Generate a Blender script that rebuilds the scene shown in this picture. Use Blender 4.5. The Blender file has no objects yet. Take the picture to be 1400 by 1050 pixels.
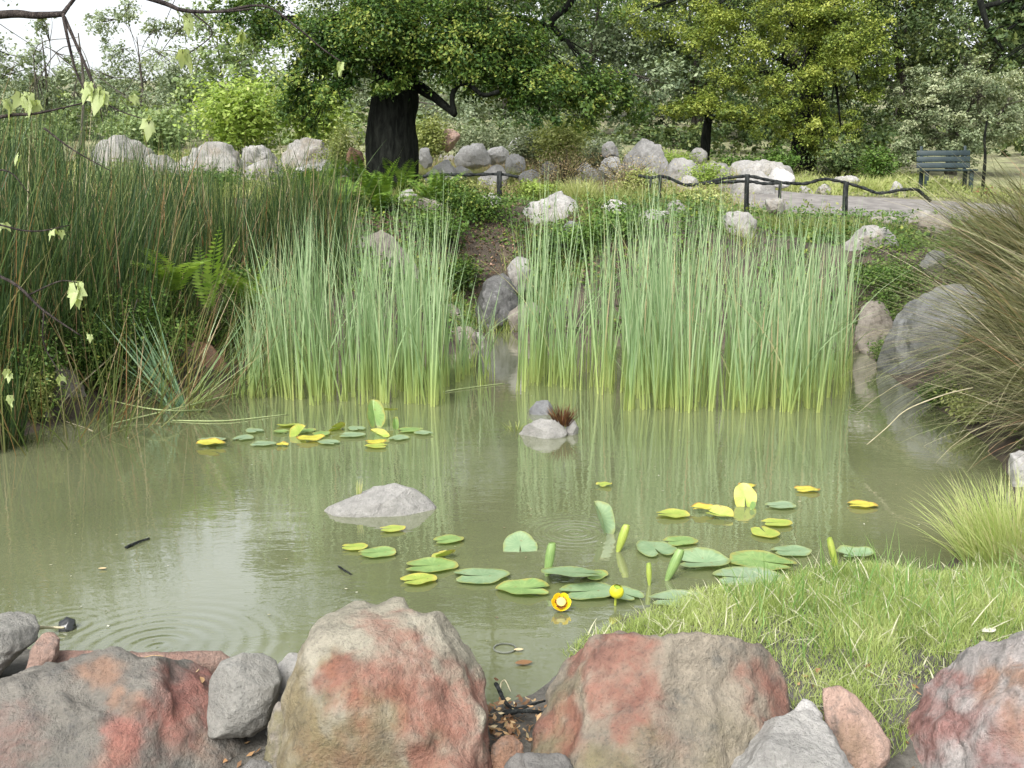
import bpy, math
import numpy as np

rng = np.random.default_rng(11)
scene = bpy.context.scene
R = math.radians

# ------------------------------------------------------------------ camera, sky, sun, exposure
PITCH, EYE, F = R(10.27), 1.75, 1435.0
cam_data = bpy.data.cameras.new("camera")
cam_data.sensor_fit = 'HORIZONTAL'
cam_data.sensor_width = 36.0
cam_data.lens = 36.0 * F / 1400.0
cam_data.clip_end = 2000.0
cam_data.clip_start = 0.05
camera = bpy.data.objects.new("camera", cam_data)
camera.location = (0, 0, EYE)
camera.rotation_euler = (R(90) - PITCH, 0, 0)
scene.collection.objects.link(camera)
scene.camera = camera

SUN_ELEV, SUN_ROT = R(48), R(205)
world = bpy.data.worlds.new("World")
scene.world = world
world.use_nodes = True
wn, wl = world.node_tree.nodes, world.node_tree.links
wn.clear()
wo = wn.new('ShaderNodeOutputWorld')
bg = wn.new('ShaderNodeBackground')
sky = wn.new('ShaderNodeTexSky')
sky.sky_type = 'NISHITA'
sky.sun_disc = False
sky.sun_elevation = SUN_ELEV
sky.sun_rotation = SUN_ROT
sky.air_density = 1.0
sky.dust_density = 4.0
hs = wn.new('ShaderNodeHueSaturation')          # cloud cover takes the blue out of the sky
hs.inputs['Saturation'].default_value = 0.22
wl.new(sky.outputs[0], hs.inputs['Color'])
wl.new(hs.outputs[0], bg.inputs['Color'])
bg.inputs['Strength'].default_value = 0.15
wl.new(bg.outputs[0], wo.inputs['Surface'])

sun_data = bpy.data.lights.new("sun", 'SUN')
sun_data.energy = 1.5
sun_data.angle = R(40)
sun_data.color = (1.0, 0.96, 0.9)
sun = bpy.data.objects.new("sun", sun_data)
sun.rotation_euler = (R(42), 0, R(-25))
sun.location = (-4, -6, 20)
scene.collection.objects.link(sun)

scene.view_settings.view_transform = 'Standard'
scene.view_settings.look = 'None'
scene.view_settings.gamma = 1.0
scene.view_settings.exposure = 1.2
scene.view_settings.use_curve_mapping = False
cy = scene.cycles
cy.max_bounces = 6
cy.diffuse_bounces = 4
cy.glossy_bounces = 3
cy.transmission_bounces = 3
cy.transparent_max_bounces = 4
cy.caustics_reflective = False
cy.caustics_refractive = False
cy.sample_clamp_indirect = 6.0
cy.use_denoising = True

# ------------------------------------------------------------------ helpers: picture geometry
CAM = np.array([0.0, 0.0, EYE])
sP, cP = math.sin(PITCH), math.cos(PITCH)

def ray(x, y):
    a, b = (x - 700) / F, (525 - y) / F
    return np.array([a, cP + b * sP, -sP + b * cP])

def W(x, y, Y):
    d = ray(x, y)
    return CAM + d * (Y / d[1])

def Z(x, y, z=0.0):
    d = ray(x, y)
    return CAM + d * ((z - EYE) / d[2])

def scale_at(p):
    """metres per photograph pixel at the point p"""
    return float(np.dot(np.asarray(p) - CAM, [0, cP, -sP])) / F

def norm(v):
    v = np.asarray(v, float)
    return v / np.maximum(np.linalg.norm(v, axis=-1, keepdims=True), 1e-9)

def sstep(a, b, x):
    t = np.clip((np.asarray(x, float) - a) / (b - a), 0, 1)
    return t * t * (3 - 2 * t)

# ------------------------------------------------------------------ helpers: noise
_pr = np.random.default_rng(5)
_perm = np.concatenate([_pr.permutation(256)] * 3)
_grad = norm(_pr.normal(size=(256, 3)))

def pnoise(p):
    p = np.asarray(p, float)
    i = np.floor(p).astype(int)
    f = p - i
    u = f * f * f * (f * (f * 6 - 15) + 10)
    i = i & 255
    out = 0
    for dx in (0, 1):
        for dy in (0, 1):
            for dz in (0, 1):
                h = _perm[_perm[_perm[(i[:, 0] + dx) & 255] + ((i[:, 1] + dy) & 255)] + ((i[:, 2] + dz) & 255)]
                g = _grad[h]
                d = (g * (f - [dx, dy, dz])).sum(1)
                w = (u[:, 0] if dx else 1 - u[:, 0]) * (u[:, 1] if dy else 1 - u[:, 1]) * (u[:, 2] if dz else 1 - u[:, 2])
                out = out + w * d
    return out * 1.6

def fbm(p, o=4, g=0.5):
    a, s, out = 1.0, 1.0, 0
    for k in range(o):
        out = out + a * pnoise(np.asarray(p) * s + k * 17.3)
        a *= g
        s *= 2.03
    return out

# ------------------------------------------------------------------ helpers: meshes and objects
def mesh_np(name, V, faces, mats=(), attrs=None, smooth=False):
    """faces: list of int arrays (n,k); all become polygons of k corners"""
    me = bpy.data.meshes.new(name)
    V = np.asarray(V, np.float32)
    me.vertices.add(len(V))
    me.vertices.foreach_set('co', V.ravel())
    loops, starts, n = [], [], 0
    for f in faces:
        f = np.asarray(f, np.int32)
        if len(f) == 0:
            continue
        loops.append(f.ravel())
        starts.append(n + np.arange(len(f)) * f.shape[1])
        n += f.size
    loops, starts = np.concatenate(loops), np.concatenate(starts)
    me.loops.add(len(loops))
    me.loops.foreach_set('vertex_index', loops.astype(np.int32))
    me.polygons.add(len(starts))
    me.polygons.foreach_set('loop_start', starts.astype(np.int32))
    if smooth:
        me.polygons.foreach_set('use_smooth', np.ones(len(starts), bool))
    for m in (mats if isinstance(mats, (list, tuple)) else [mats]):
        me.materials.append(m)
    for k, a in (attrs or {}).items():
        at = me.attributes.new(k, 'FLOAT', 'POINT')
        at.data.foreach_set('value', np.asarray(a, np.float32).ravel())
    me.update(calc_edges=True)
    return me

def link(o, parent=None):
    scene.collection.objects.link(o)
    if parent is not None:
        o.parent = parent
    return o

def tag(o, label=None, cat=None, group=None, kind=None):
    for k, v in (('label', label), ('category', cat), ('group', group), ('kind', kind)):
        if v:
            o[k] = v
    return o

def empty(name, loc, label, cat, group=None):
    o = bpy.data.objects.new(name, None)
    o.empty_display_size = 0.1
    o.location = tuple(float(c) for c in loc)
    link(o)
    return tag(o, label, cat, group)

def solid(name, V, faces, mat, base=None, parent=None, attrs=None, smooth=False, kind=None):
    """one mesh object; V in world coordinates, moved so that its origin is `base` (or its parent's origin)"""
    b = np.array(parent.location) if parent is not None else np.asarray(base if base is not None else (0, 0, 0), float)
    o = bpy.data.objects.new(name, mesh_np(name, np.asarray(V) - b, faces, mat, attrs, smooth))
    if parent is None:
        o.location = tuple(b)
    link(o, parent)
    if kind:
        o['kind'] = kind
    return o

class Acc:
    """collects vertex / face arrays of one mesh"""
    def __init__(s):
        s.V, s.Fc, s.A, s.n = [], [], {}, 0
    def add(s, V, faces, **attrs):
        for f in faces:
            s.Fc.append(np.asarray(f) + s.n)
        s.V.append(np.asarray(V, float))
        for k, a in attrs.items():
            s.A.setdefault(k, []).append(np.broadcast_to(np.asarray(a, float).ravel(), (len(V),)))
        s.n += len(V)
    def out(s):
        by = {}
        for f in s.Fc:
            by.setdefault(f.shape[1], []).append(f)
        return np.concatenate(s.V), [np.concatenate(x) for x in by.values()], {k: np.concatenate(a) for k, a in s.A.items()}

def smooth_path(pts, n):
    p = np.asarray(pts, float)
    if len(p) < 3:
        t = np.linspace(0, 1, n)[:, None]
        return p[0] * (1 - t) + p[-1] * t
    q = np.vstack([2 * p[0] - p[1], p, 2 * p[-1] - p[-2]])
    out = []
    for u in np.linspace(0, len(p) - 1 - 1e-6, n):
        i = int(u); t = u - i
        a, b, c, d = q[i:i + 4]
        out.append(0.5 * (2 * b + (c - a) * t + (2 * a - 5 * b + 4 * c - d) * t * t + (3 * b - a - 3 * c + d) * t ** 3))
    return np.array(out)

def tube(pts, r, sides=7, rough=0.0, seed=0):
    """tapered tube along pts; returns V, faces"""
    pts = np.asarray(pts, float)
    n = len(pts)
    r = np.broadcast_to(np.asarray(r, float), (n,))
    T = norm(np.gradient(pts, axis=0))
    ref = np.array([0.13, 0.22, 0.97]) if abs(T[:, 2]).mean() < 0.8 else np.array([0.97, 0.2, 0.13])
    A = norm(np.cross(T, ref)); B = np.cross(T, A)
    th = np.linspace(0, 2 * math.pi, sides, endpoint=False)
    rr = r[:, None] * np.ones(sides)
    if rough:
        q = np.stack([np.repeat(np.arange(n) * 0.35, sides), np.tile(np.cos(th) * 1.5, n), np.tile(np.sin(th) * 1.5, n) + seed], 1)
        rr = rr * (1 + rough * pnoise(q).reshape(n, sides))
    V = pts[:, None, :] + rr[..., None] * (np.cos(th)[None, :, None] * A[:, None, :] + np.sin(th)[None, :, None] * B[:, None, :])
    i = np.arange(n - 1)[:, None] * sides; j = np.arange(sides)[None, :]; k = (np.arange(sides) + 1)[None, :] % sides
    Q = np.stack([i + j, i + k, i + sides + k, i + sides + j], -1).reshape(-1, 4)
    caps = [np.arange(sides)[::-1][None, :], (np.arange(sides) + (n - 1) * sides)[None, :]]
    return V.reshape(-1, 3), [Q] + caps

def ribbons(base, az, lean, bend, L, w, segs=5, face=None, tip=0.08, power=1.3):
    """grass-like blades: V, faces, t (along) and v (random per blade)"""
    base = np.asarray(base, float); N = len(base)
    az, lean, bend, L, w = [np.broadcast_to(np.asarray(a, float), (N,)) for a in (az, lean, bend, L, w)]
    if face is None:
        face = rng.uniform(0, math.pi, N)
    s = np.stack([np.cos(face), np.sin(face), np.zeros(N)], 1)
    pos = base.copy(); rows = []
    for k in range(segs + 1):
        t = k / segs
        ww = w * np.clip((1 - t ** 2.2) + tip * t, 0, 1)
        rows.append(np.stack([pos - s * ww[:, None] / 2, pos + s * ww[:, None] / 2], 1))
        th = lean + bend * ((k + 0.5) / segs) ** power
        pos = pos + (L / segs)[:, None] * np.stack([np.sin(th) * np.cos(az), np.sin(th) * np.sin(az), np.cos(th)], 1)
    V = np.stack(rows, 1).reshape(-1, 3)
    i = (np.arange(N) * (segs + 1) * 2)[:, None] + (np.arange(segs) * 2)[None, :]
    Q = np.stack([i, i + 1, i + 3, i + 2], -1).reshape(-1, 4)
    t = np.tile(np.repeat(np.linspace(0, 1, segs + 1), 2), N)
    v = np.repeat(rng.random(N), (segs + 1) * 2)
    return V, [Q], t, v

def leaf_quads(c, nrm, size, aspect=0.55, tang=None):
    c = np.asarray(c, float); N = len(c)
    size = np.broadcast_to(np.asarray(size, float), (N,))[:, None]
    n = norm(nrm)
    r = rng.normal(size=(N, 3)) if tang is None else np.asarray(tang, float)
    a = norm(r - n * (r * n).sum(1, keepdims=True)); b = np.cross(n, a)
    V = np.stack([c - a * size * 0.5, c + b * size * aspect * 0.5 - n * size * 0.06, c + a * size * 0.5, c - b * size * aspect * 0.5 - n * size * 0.06], 1)
    return V.reshape(-1, 3), [np.arange(N * 4).reshape(-1, 4)]

# ------------------------------------------------------------------ helpers: materials
def nodes_of(name):
    m = bpy.data.materials.new(name)
    m.use_nodes = True
    nt = m.node_tree
    nt.nodes.clear()
    out = nt.nodes.new('ShaderNodeOutputMaterial')
    return m, nt, out

def N(nt, typ, **kw):
    n = nt.nodes.new(typ)
    for k, v in kw.items():
        if k.startswith('i_'):
            key = k[2:]
            key = int(key) if key.isdigit() else key.replace('_', ' ')
            n.inputs[key].default_value = v
        else:
            setattr(n, k, v)
    return n

def ramp(nt, stops, fac=None, interp='LINEAR'):
    n = nt.nodes.new('ShaderNodeValToRGB')
    n.color_ramp.interpolation = interp
    e = n.color_ramp.elements
    while len(e) < len(stops):
        e.new(0.5)
    for x, (p, c) in zip(e, stops):
        x.position = p
        x.color = (*c, 1) if len(c) == 3 else c
    if fac is not None:
        nt.links.new(fac, n.inputs[0])
    return n

def mix(nt, a, b, fac, mode='MIX'):
    n = nt.nodes.new('ShaderNodeMix')
    n.data_type = 'RGBA'
    n.blend_type = mode
    for k, v in ((0, fac), (6, a), (7, b)):
        if hasattr(v, 'is_linked'):
            nt.links.new(v, n.inputs[k])
        else:
            n.inputs[k].default_value = v if k == 0 else (*v, 1)
    return n.outputs[2]

def math_n(nt, op, a, b=None, c=None):
    n = nt.nodes.new('ShaderNodeMath')
    n.operation = op
    for i, v in enumerate((a, b, c)):
        if v is None:
            continue
        if hasattr(v, 'is_linked'):
            nt.links.new(v, n.inputs[i])
        else:
            n.inputs[i].default_value = v
    return n.outputs[0]

def noise(nt, scale, detail=5, rough=0.55, vec=None, dist=0.0):
    n = N(nt, 'ShaderNodeTexNoise', i_Scale=scale, i_Detail=detail, i_Roughness=rough, i_Distortion=dist)
    if vec is None:
        tc = nt.nodes.get('tc') or N(nt, 'ShaderNodeTexCoord', name='tc')
        vec = tc.outputs['Object']
    nt.links.new(vec, n.inputs['Vector'])
    return n.outputs[0]

def attr(nt, name):
    return N(nt, 'ShaderNodeAttribute', attribute_name=name).outputs['Fac']

def leaf_mat(name, stops, trans=0.3, rough=0.5, spec=0.3, along=None, patch=None):
    """stops: colour over the per-leaf value v; along: colours over t mixed in (real change of colour along a blade)"""
    m, nt, out = nodes_of(name)
    col = ramp(nt, stops, attr(nt, 'v')).outputs[0]
    if along is not None:
        k = ramp(nt, [(p, (x, x, x)) for p, x, _ in along], attr(nt, 't')).outputs[0]
        c2 = ramp(nt, [(p, c) for p, _, c in along], attr(nt, 't')).outputs[0]
        col = mix(nt, col, c2, k)
    if patch:
        f = ramp(nt, [(0.42, (0, 0, 0)), (0.62, (1, 1, 1))], noise(nt, patch[0], 2)).outputs[0]
        col = mix(nt, col, patch[1], math_n(nt, 'MULTIPLY', f, patch[2]))
    p = N(nt, 'ShaderNodeBsdfPrincipled', i_Roughness=rough)
    p.inputs['Specular IOR Level'].default_value = spec
    t = N(nt, 'ShaderNodeBsdfTranslucent')
    nt.links.new(col, p.inputs['Base Color'])
    nt.links.new(mix(nt, col, (1.0, 1.0, 0.55), 1.0, 'MULTIPLY'), t.inputs['Color'])
    s = N(nt, 'ShaderNodeMixShader', i_0=trans)
    nt.links.new(p.outputs[0], s.inputs[1]); nt.links.new(t.outputs[0], s.inputs[2])
    nt.links.new(s.outputs[0], out.inputs[0])
    return m

def plain_mat(name, c1, c2, scale=8, rough=0.7, bump=0.3, spec=0.3, bscale=30, dist=0.01):
    m, nt, out = nodes_of(name)
    f = ramp(nt, [(0.35, (0, 0, 0)), (0.65, (1, 1, 1))], noise(nt, scale)).outputs[0]
    p = N(nt, 'ShaderNodeBsdfPrincipled', i_Roughness=rough)
    p.inputs['Specular IOR Level'].default_value = spec
    nt.links.new(mix(nt, c1, c2, f), p.inputs['Base Color'])
    if bump:
        b = N(nt, 'ShaderNodeBump', i_Strength=bump, i_Distance=dist)
        nt.links.new(noise(nt, bscale), b.inputs['Height'])
        nt.links.new(b.outputs[0], p.inputs['Normal'])
    nt.links.new(p.outputs[0], out.inputs[0])
    return m

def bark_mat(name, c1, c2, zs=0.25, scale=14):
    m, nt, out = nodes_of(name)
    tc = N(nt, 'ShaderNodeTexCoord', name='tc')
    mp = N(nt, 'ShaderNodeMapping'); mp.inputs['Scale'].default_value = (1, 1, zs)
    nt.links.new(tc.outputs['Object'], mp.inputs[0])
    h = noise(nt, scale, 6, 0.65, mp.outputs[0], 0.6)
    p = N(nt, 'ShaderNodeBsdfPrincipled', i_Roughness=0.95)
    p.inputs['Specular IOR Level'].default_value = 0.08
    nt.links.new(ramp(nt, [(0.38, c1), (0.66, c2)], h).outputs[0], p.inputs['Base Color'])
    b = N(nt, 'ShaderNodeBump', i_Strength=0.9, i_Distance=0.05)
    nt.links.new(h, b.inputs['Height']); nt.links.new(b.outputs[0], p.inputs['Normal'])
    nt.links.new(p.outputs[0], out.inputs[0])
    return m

def rock_mat(name, c1, c2, stain=(0.36, 0.13, 0.1), stain2=(0.24, 0.16, 0.07), scale=3.0, dark=(0.09, 0.09, 0.085), pale=None, bias=0.0, rough=0.85):
    c1, c2, stain, stain2 = [tuple(x * 0.82 for x in c) for c in (c1, c2, stain, stain2)]
    pale = tuple(x * 0.85 for x in pale) if pale else None
    m, nt, out = nodes_of(name)
    big = noise(nt, scale, 6, 0.6, None, 0.5)
    mid = noise(nt, scale * 5, 6, 0.65)
    fine = noise(nt, scale * 28, 4, 0.7)
    col = mix(nt, c1, c2, ramp(nt, [(0.36, (0, 0, 0)), (0.64, (1, 1, 1))], big).outputs[0])
    grit = noise(nt, scale * 11, 5, 0.75)
    col = mix(nt, col, tuple(min(1, x * 1.45) for x in c2), math_n(nt, 'MULTIPLY', ramp(nt, [(0.54, (0, 0, 0)), (0.68, (1, 1, 1))], grit).outputs[0], 0.3))
    col = mix(nt, col, tuple(x * 0.55 for x in c1), math_n(nt, 'MULTIPLY', ramp(nt, [(0.3, (1, 1, 1)), (0.44, (0, 0, 0))], grit).outputs[0], 0.32))
    # weathered film and lichen: dark and pale blotches of the stone itself
    col = mix(nt, col, dark, math_n(nt, 'MULTIPLY', ramp(nt, [(0.5, (0, 0, 0)), (0.68, (1, 1, 1))], mid).outputs[0], 0.72))
    if pale:
        col = mix(nt, col, pale, math_n(nt, 'MULTIPLY', ramp(nt, [(0.28, (1, 1, 1)), (0.42, (0, 0, 0))], mid).outputs[0], 0.7))
    for nm, c, sc in (('stain2', stain2, 1.7), ('stain', stain, 2.3)):
        n = noise(nt, scale * sc * 2.2, 6, 0.68, None, 0.8)
        s = math_n(nt, 'ADD', attr(nt, nm), math_n(nt, 'MULTIPLY', math_n(nt, 'SUBTRACT', n, 0.5), 1.5))
        f = ramp(nt, [(0.1 - bias, (0, 0, 0)), (1.08 - bias, (1, 1, 1))], s).outputs[0]
        cc = mix(nt, c, tuple(x * 0.6 for x in c), ramp(nt, [(0.4, (0, 0, 0)), (0.65, (1, 1, 1))], mid).outputs[0])
        col = mix(nt, col, cc, math_n(nt, 'MULTIPLY', f, math_n(nt, 'MINIMUM', math_n(nt, 'MULTIPLY', math_n(nt, 'ADD', attr(nt, nm), 0.06), 0.95), 0.72)))
    col = mix(nt, col, (0.03, 0.03, 0.028), math_n(nt, 'MULTIPLY', ramp(nt, [(0.54, (0, 0, 0)), (0.7, (1, 1, 1))], fine).outputs[0], 0.45))
    p = N(nt, 'ShaderNodeBsdfPrincipled', i_Roughness=rough)
    p.inputs['Specular IOR Level'].default_value = 0.25
    nt.links.new(col, p.inputs['Base Color'])
    h = math_n(nt, 'ADD', math_n(nt, 'MULTIPLY', mid, 0.9), math_n(nt, 'MULTIPLY', fine, 0.5))
    b = N(nt, 'ShaderNodeBump', i_Strength=1.0, i_Distance=0.022)
    nt.links.new(h, b.inputs['Height']); nt.links.new(b.outputs[0], p.inputs['Normal'])
    nt.links.new(p.outputs[0], out.inputs[0])
    return m

# ------------------------------------------------------------------ helpers: rocks
import bmesh
_ico = {}
def ico(sub):
    if sub not in _ico:
        bm = bmesh.new()
        bmesh.ops.create_icosphere(bm, subdivisions=sub, radius=1)
        _ico[sub] = (np.array([v.co for v in bm.verts]), np.array([[v.index for v in f.verts] for f in bm.faces]))
        bm.free()
    return _ico[sub]

def radial(poly, th):
    """distance from the origin to the polygon's outline in the directions th"""
    d = np.stack([np.cos(th), np.sin(th)], 1)
    best = np.zeros(len(th))
    for p, q in zip(poly, np.roll(poly, -1, 0)):
        e = q - p
        den = d[:, 0] * e[1] - d[:, 1] * e[0]
        den = np.where(abs(den) < 1e-9, 1e-9, den)
        t = (p[0] * e[1] - p[1] * e[0]) / den
        s = (p[0] * d[:, 1] - p[1] * d[:, 0]) / den
        ok = (t > 0) & (s >= -1e-6) & (s <= 1 + 1e-6)
        best = np.where(ok, np.maximum(best, t), best)
    m = best > 0
    return np.where(m, best, np.median(best[m]))

def blob_outline(x0, y0, x1, y1, seed, sink=0.25, flat=0.92):
    """uneven rounded outline filling a picture box, carried on below it into the ground"""
    r = np.random.default_rng(seed)
    th = np.linspace(0, 2 * math.pi, 36, endpoint=False)
    k = 1 + 0.07 * np.sin(2 * th + r.uniform(0, 6)) + 0.07 * np.sin(3 * th + r.uniform(0, 6)) + 0.04 * np.sin(5 * th + r.uniform(0, 6))
    c, s = np.cos(th), np.sin(th)
    x = np.sign(c) * abs(c) ** flat * k; y = -np.sign(s) * abs(s) ** flat * k
    yb = y1 + sink * (y1 - y0)
    tt = (y - y.min()) / (y.max() - y.min())
    x = x * (0.7 + 0.3 * tt ** 0.8) + (r.uniform(-.3, .3)) * (1 - tt)
    x = (x - x.min()) / (x.max() - x.min()); y = (y - y.min()) / (y.max() - y.min())
    return np.stack([x0 + x * (x1 - x0), y0 + y * (yb - y0)], 1)

def rock(outline, Y, mat, label, cat='boulder', name='boulder', depth=0.85, sub=5, k=0.72, facets=7, amp=1.0, stains=(), stains2=(), seed=1, group=None, centre=None, cut=(0.7, 0.9)):
    r = np.random.default_rng(seed)
    pts = np.asarray(outline, float)
    c = np.array(centre, float) if centre is not None else (pts.min(0) + pts.max(0)) / 2
    o = W(c[0], c[1], Y)
    s = scale_at(o)
    fw = norm(ray(*c)); rt = norm(np.cross(fw, [0, 0, 1])); up = np.cross(rt, fw)
    poly = (pts - c) * [s, -s]
    D, T = ico(sub)
    th = np.arctan2(D[:, 2], D[:, 0])
    S, Cw = np.sqrt(D[:, 0] ** 2 + D[:, 2] ** 2), D[:, 1]
    Rr = radial(poly, th)
    Rm = float(np.sqrt((np.ptp(poly[:, 0]) * np.ptp(poly[:, 1])))) / 2
    p = np.stack([Rr * np.cos(th) * S ** k, Rr * np.sin(th) * S ** k, depth * Rm * np.sign(Cw) * abs(Cw) ** k], 1)
    for _ in range(facets):                       # broken faces, mostly turned to the front and the top
        n = norm(np.array([r.normal() * 0.8, r.normal() * 0.6 + 0.25, abs(r.normal()) * 0.9 + 0.45]))
        h = p @ n
        lim = h.max() * r.uniform(*cut)
        p = p - n * (np.maximum(0, h - lim) * 0.93)[:, None]
    n = norm(p)
    q = p / Rm + seed * 3.7
    wq = q + 0.25 * np.stack([pnoise(q * 2 + 31), pnoise(q * 2 + 57), pnoise(q * 2 + 83)], 1)
    crack = np.exp(-(pnoise(wq * 1.25 + 5) / 0.035) ** 2) * sstep(-.1, .3, pnoise(q * 1.1 + 40))
    dsp = 0.07 * fbm(q * 1.3, 3) + 0.05 * (0.5 - abs(pnoise(wq * 2.4 + 9)) * 2) * 0.8 + 0.034 * fbm(q * 5.0, 4) + 0.009 * fbm(q * 15, 3) - 0.03 * crack
    p = p + n * (dsp * Rm * amp)[:, None]
    a = {}
    wxy = np.stack([fbm(q * 2.3 + 11, 3), fbm(q * 2.3 + 71, 3)], 1) * 0.75
    wz = 0.42 * fbm(q * 5.5 + 23, 4)
    for nm, L in (('stain', stains), ('stain2', stains2)):
        m = np.zeros(len(p))
        for (sx, sy, sr, *ht) in L:
            dd = np.hypot(p[:, 0] - (sx - c[0]) * s + wxy[:, 0] * sr * s, p[:, 1] + (sy - c[1]) * s + wxy[:, 1] * sr * s) / (sr * s)
            m = np.maximum(m, (ht[0] if ht else 1.0) * sstep(1.7, 0.1, dd + wz))
        a[nm] = m
    V = o + p[:, :1] * rt + p[:, 1:2] * up - p[:, 2:] * fw
    base = np.array([o[0], o[1], V[:, 2].min()])
    return tag(solid(name, V, [T], mat, base, None, a, True), label, cat, group)
# ------------------------------------------------------------------ the setting: ground, water, path
pond_px = [(-420, 800), (-200, 850), (0, 878), (120, 905), (300, 935), (420, 960), (560, 985), (690, 968), (745, 945), (790, 900), (850, 850), (930, 815),
           (1040, 800), (1150, 785), (1300, 775), (1345, 735), (1385, 690), (1385, 650), (1345, 600), (1268, 545), (1215, 510), (1190, 485), (1165, 473),
           (1000, 468), (800, 468), (712, 465), (695, 447), (668, 447), (655, 468), (600, 488), (330, 500), (312, 518), (200, 546), (110, 568), (0, 605), (-120, 640), (-420, 690)]
pond = np.array([Z(x, y)[:2] for x, y in pond_px])

def pond_dist(x, y):
    """signed distance to the shore, negative on the water"""
    P = np.stack([np.ravel(x), np.ravel(y)], 1).astype(float)
    best = np.full(len(P), 1e9); ins = np.zeros(len(P), bool)
    for a, b in zip(pond, np.roll(pond, -1, 0)):
        e = b - a
        t = np.clip(((P - a) @ e) / (e @ e), 0, 1)
        best = np.minimum(best, np.hypot(*(P - a - t[:, None] * e).T))
        c = (a[1] > P[:, 1]) != (b[1] > P[:, 1])
        ins ^= c & (P[:, 0] < (b[0] - a[0]) * (P[:, 1] - a[1]) / (b[1] - a[1] + 1e-12) + a[0])
    return np.where(ins, -best, best).reshape(np.shape(x))

path_line = smooth_path([(15, 13.2), (11, 15.2), (8.2, 16.6), (6.0, 17.6), (4.4, 18.6), (3.0, 20.5), (1.0, 23.5), (-4, 27)], 60)

def path_dist(x, y):
    P = np.stack([np.ravel(x), np.ravel(y)], 1)
    return np.sqrt(((P[:, None, :] - path_line[None]) ** 2).sum(2)).min(1).reshape(np.shape(x))

def H(x, y, noisy=True):
    x, y = np.broadcast_arrays(np.asarray(x, float), np.asarray(y, float))
    sh = x.shape
    x, y = np.ravel(x), np.ravel(y)
    d = pond_dist(x, y)
    hb = np.interp(y, [-60, 0, 1.5, 2.4, 2.9, 3.2, 3.6, 5.2, 7, 10, 12, 13.5, 14.6, 16, 18, 20, 24, 30, 45, 80, 300], [.5, .0, -.12, -.12, -.03, .05, .07, .06, .3, .75, 1.0, 1.05, 1.35, 1.58, 1.74, 1.92, 2.4, 3.0, 4.5, 8, 34])
    hb = hb - 0.3 * sstep(3, 6, x) * sstep(16.5, 22, y) * sstep(60, 26, y) - 0.24 * sstep(2.2, 4.2, x) * sstep(13, 15.5, y) * sstep(19.5, 16.5, y)
    hb = hb + 0.35 * sstep(-3.4, -5.5, x) * sstep(5, 8, y) * sstep(16, 12, y) + 0.25 * sstep(4.0, 6, x) * sstep(5.5, 8, y) * sstep(14, 11, y)
    w = np.interp(y, [0, 5, 8, 12, 16], [0.5, 0.6, 0.9, 1.5, 1.6])
    out = hb * sstep(-0.05, 1, d / w) + 0.02 * sstep(0, 0.1, d)
    h = np.where(d < 0, -0.55 * sstep(0, 0.9, -d), out)
    if noisy:
        q = np.stack([x, y, np.zeros_like(x)], 1)
        h = h + (0.10 * fbm(q * 0.55, 3) + 0.03 * fbm(q * 2.7, 3)) * sstep(0.0, 1.2, d) * np.interp(y, [3, 8], [0.25, 1]) * np.interp(path_dist(x, y), [1.0, 2.2], [0.12, 1])
    return h.reshape(sh)

def Hs(x, y):
    return float(H(np.array([x]), np.array([y]))[0])

def G(px, py, y0=2.5, y1=45.0):
    """where the line of sight through a picture point meets the ground or the water"""
    Y = np.arange(y0, y1, 0.04)
    d = ray(px, py)
    p = CAM[None] + d[None] * (Y / d[1])[:, None]
    h = np.maximum(H(p[:, 0], p[:, 1]), 0)
    k = np.nonzero(p[:, 2] <= h)[0]
    return p[k[0]] if len(k) else p[-1]

def grid_sheet(xs, ys):
    X, Y = np.meshgrid(xs, ys)
    nx, ny = len(xs), len(ys)
    i = np.arange(ny - 1)[:, None] * nx + np.arange(nx - 1)[None, :]
    return X.ravel(), Y.ravel(), np.stack([i, i + 1, i + nx + 1, i + nx], -1).reshape(-1, 4)

def ground_mat():
    m, nt, out = nodes_of("soil_and_litter")
    tc = N(nt, 'ShaderNodeTexCoord', name='tc')
    big, mid, fine = noise(nt, 0.9, 5), noise(nt, 6, 6, 0.65), noise(nt, 45, 4, 0.7)
    soil = mix(nt, (0.032, 0.026, 0.019), (0.085, 0.066, 0.046), ramp(nt, [(0.4, (0, 0, 0)), (0.62, (1, 1, 1))], mid).outputs[0])
    soil = mix(nt, soil, (0.18, 0.13, 0.09), math_n(nt, 'MULTIPLY', ramp(nt, [(0.58, (0, 0, 0)), (0.66, (1, 1, 1))], fine).outputs[0], 0.6))
    turf = mix(nt, (0.15, 0.18, 0.07), (0.33, 0.32, 0.18), ramp(nt, [(0.35, (0, 0, 0)), (0.65, (1, 1, 1))], mid).outputs[0])
    mud = mix(nt, (0.05, 0.046, 0.038), (0.13, 0.122, 0.105), ramp(nt, [(0.4, (0, 0, 0)), (0.62, (1, 1, 1))], mid).outputs[0])
    col = mix(nt, soil, turf, math_n(nt, 'MULTIPLY', attr(nt, 'turf'), ramp(nt, [(0.4, (0.3, 0.3, 0.3)), (0.55, (1, 1, 1))], big).outputs[0]))
    col = mix(nt, col, mud, attr(nt, 'mud'))
    p = N(nt, 'ShaderNodeBsdfPrincipled', i_Roughness=0.9)
    nt.links.new(col, p.inputs['Base Color'])
    b = N(nt, 'ShaderNodeBump', i_Strength=0.8, i_Distance=0.04)
    nt.links.new(math_n(nt, 'ADD', mid, math_n(nt, 'MULTIPLY', fine, 0.5)), b.inputs['Height'])
    nt.links.new(b.outputs[0], p.inputs['Normal']); nt.links.new(p.outputs[0], out.inputs[0])
    return m

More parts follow.
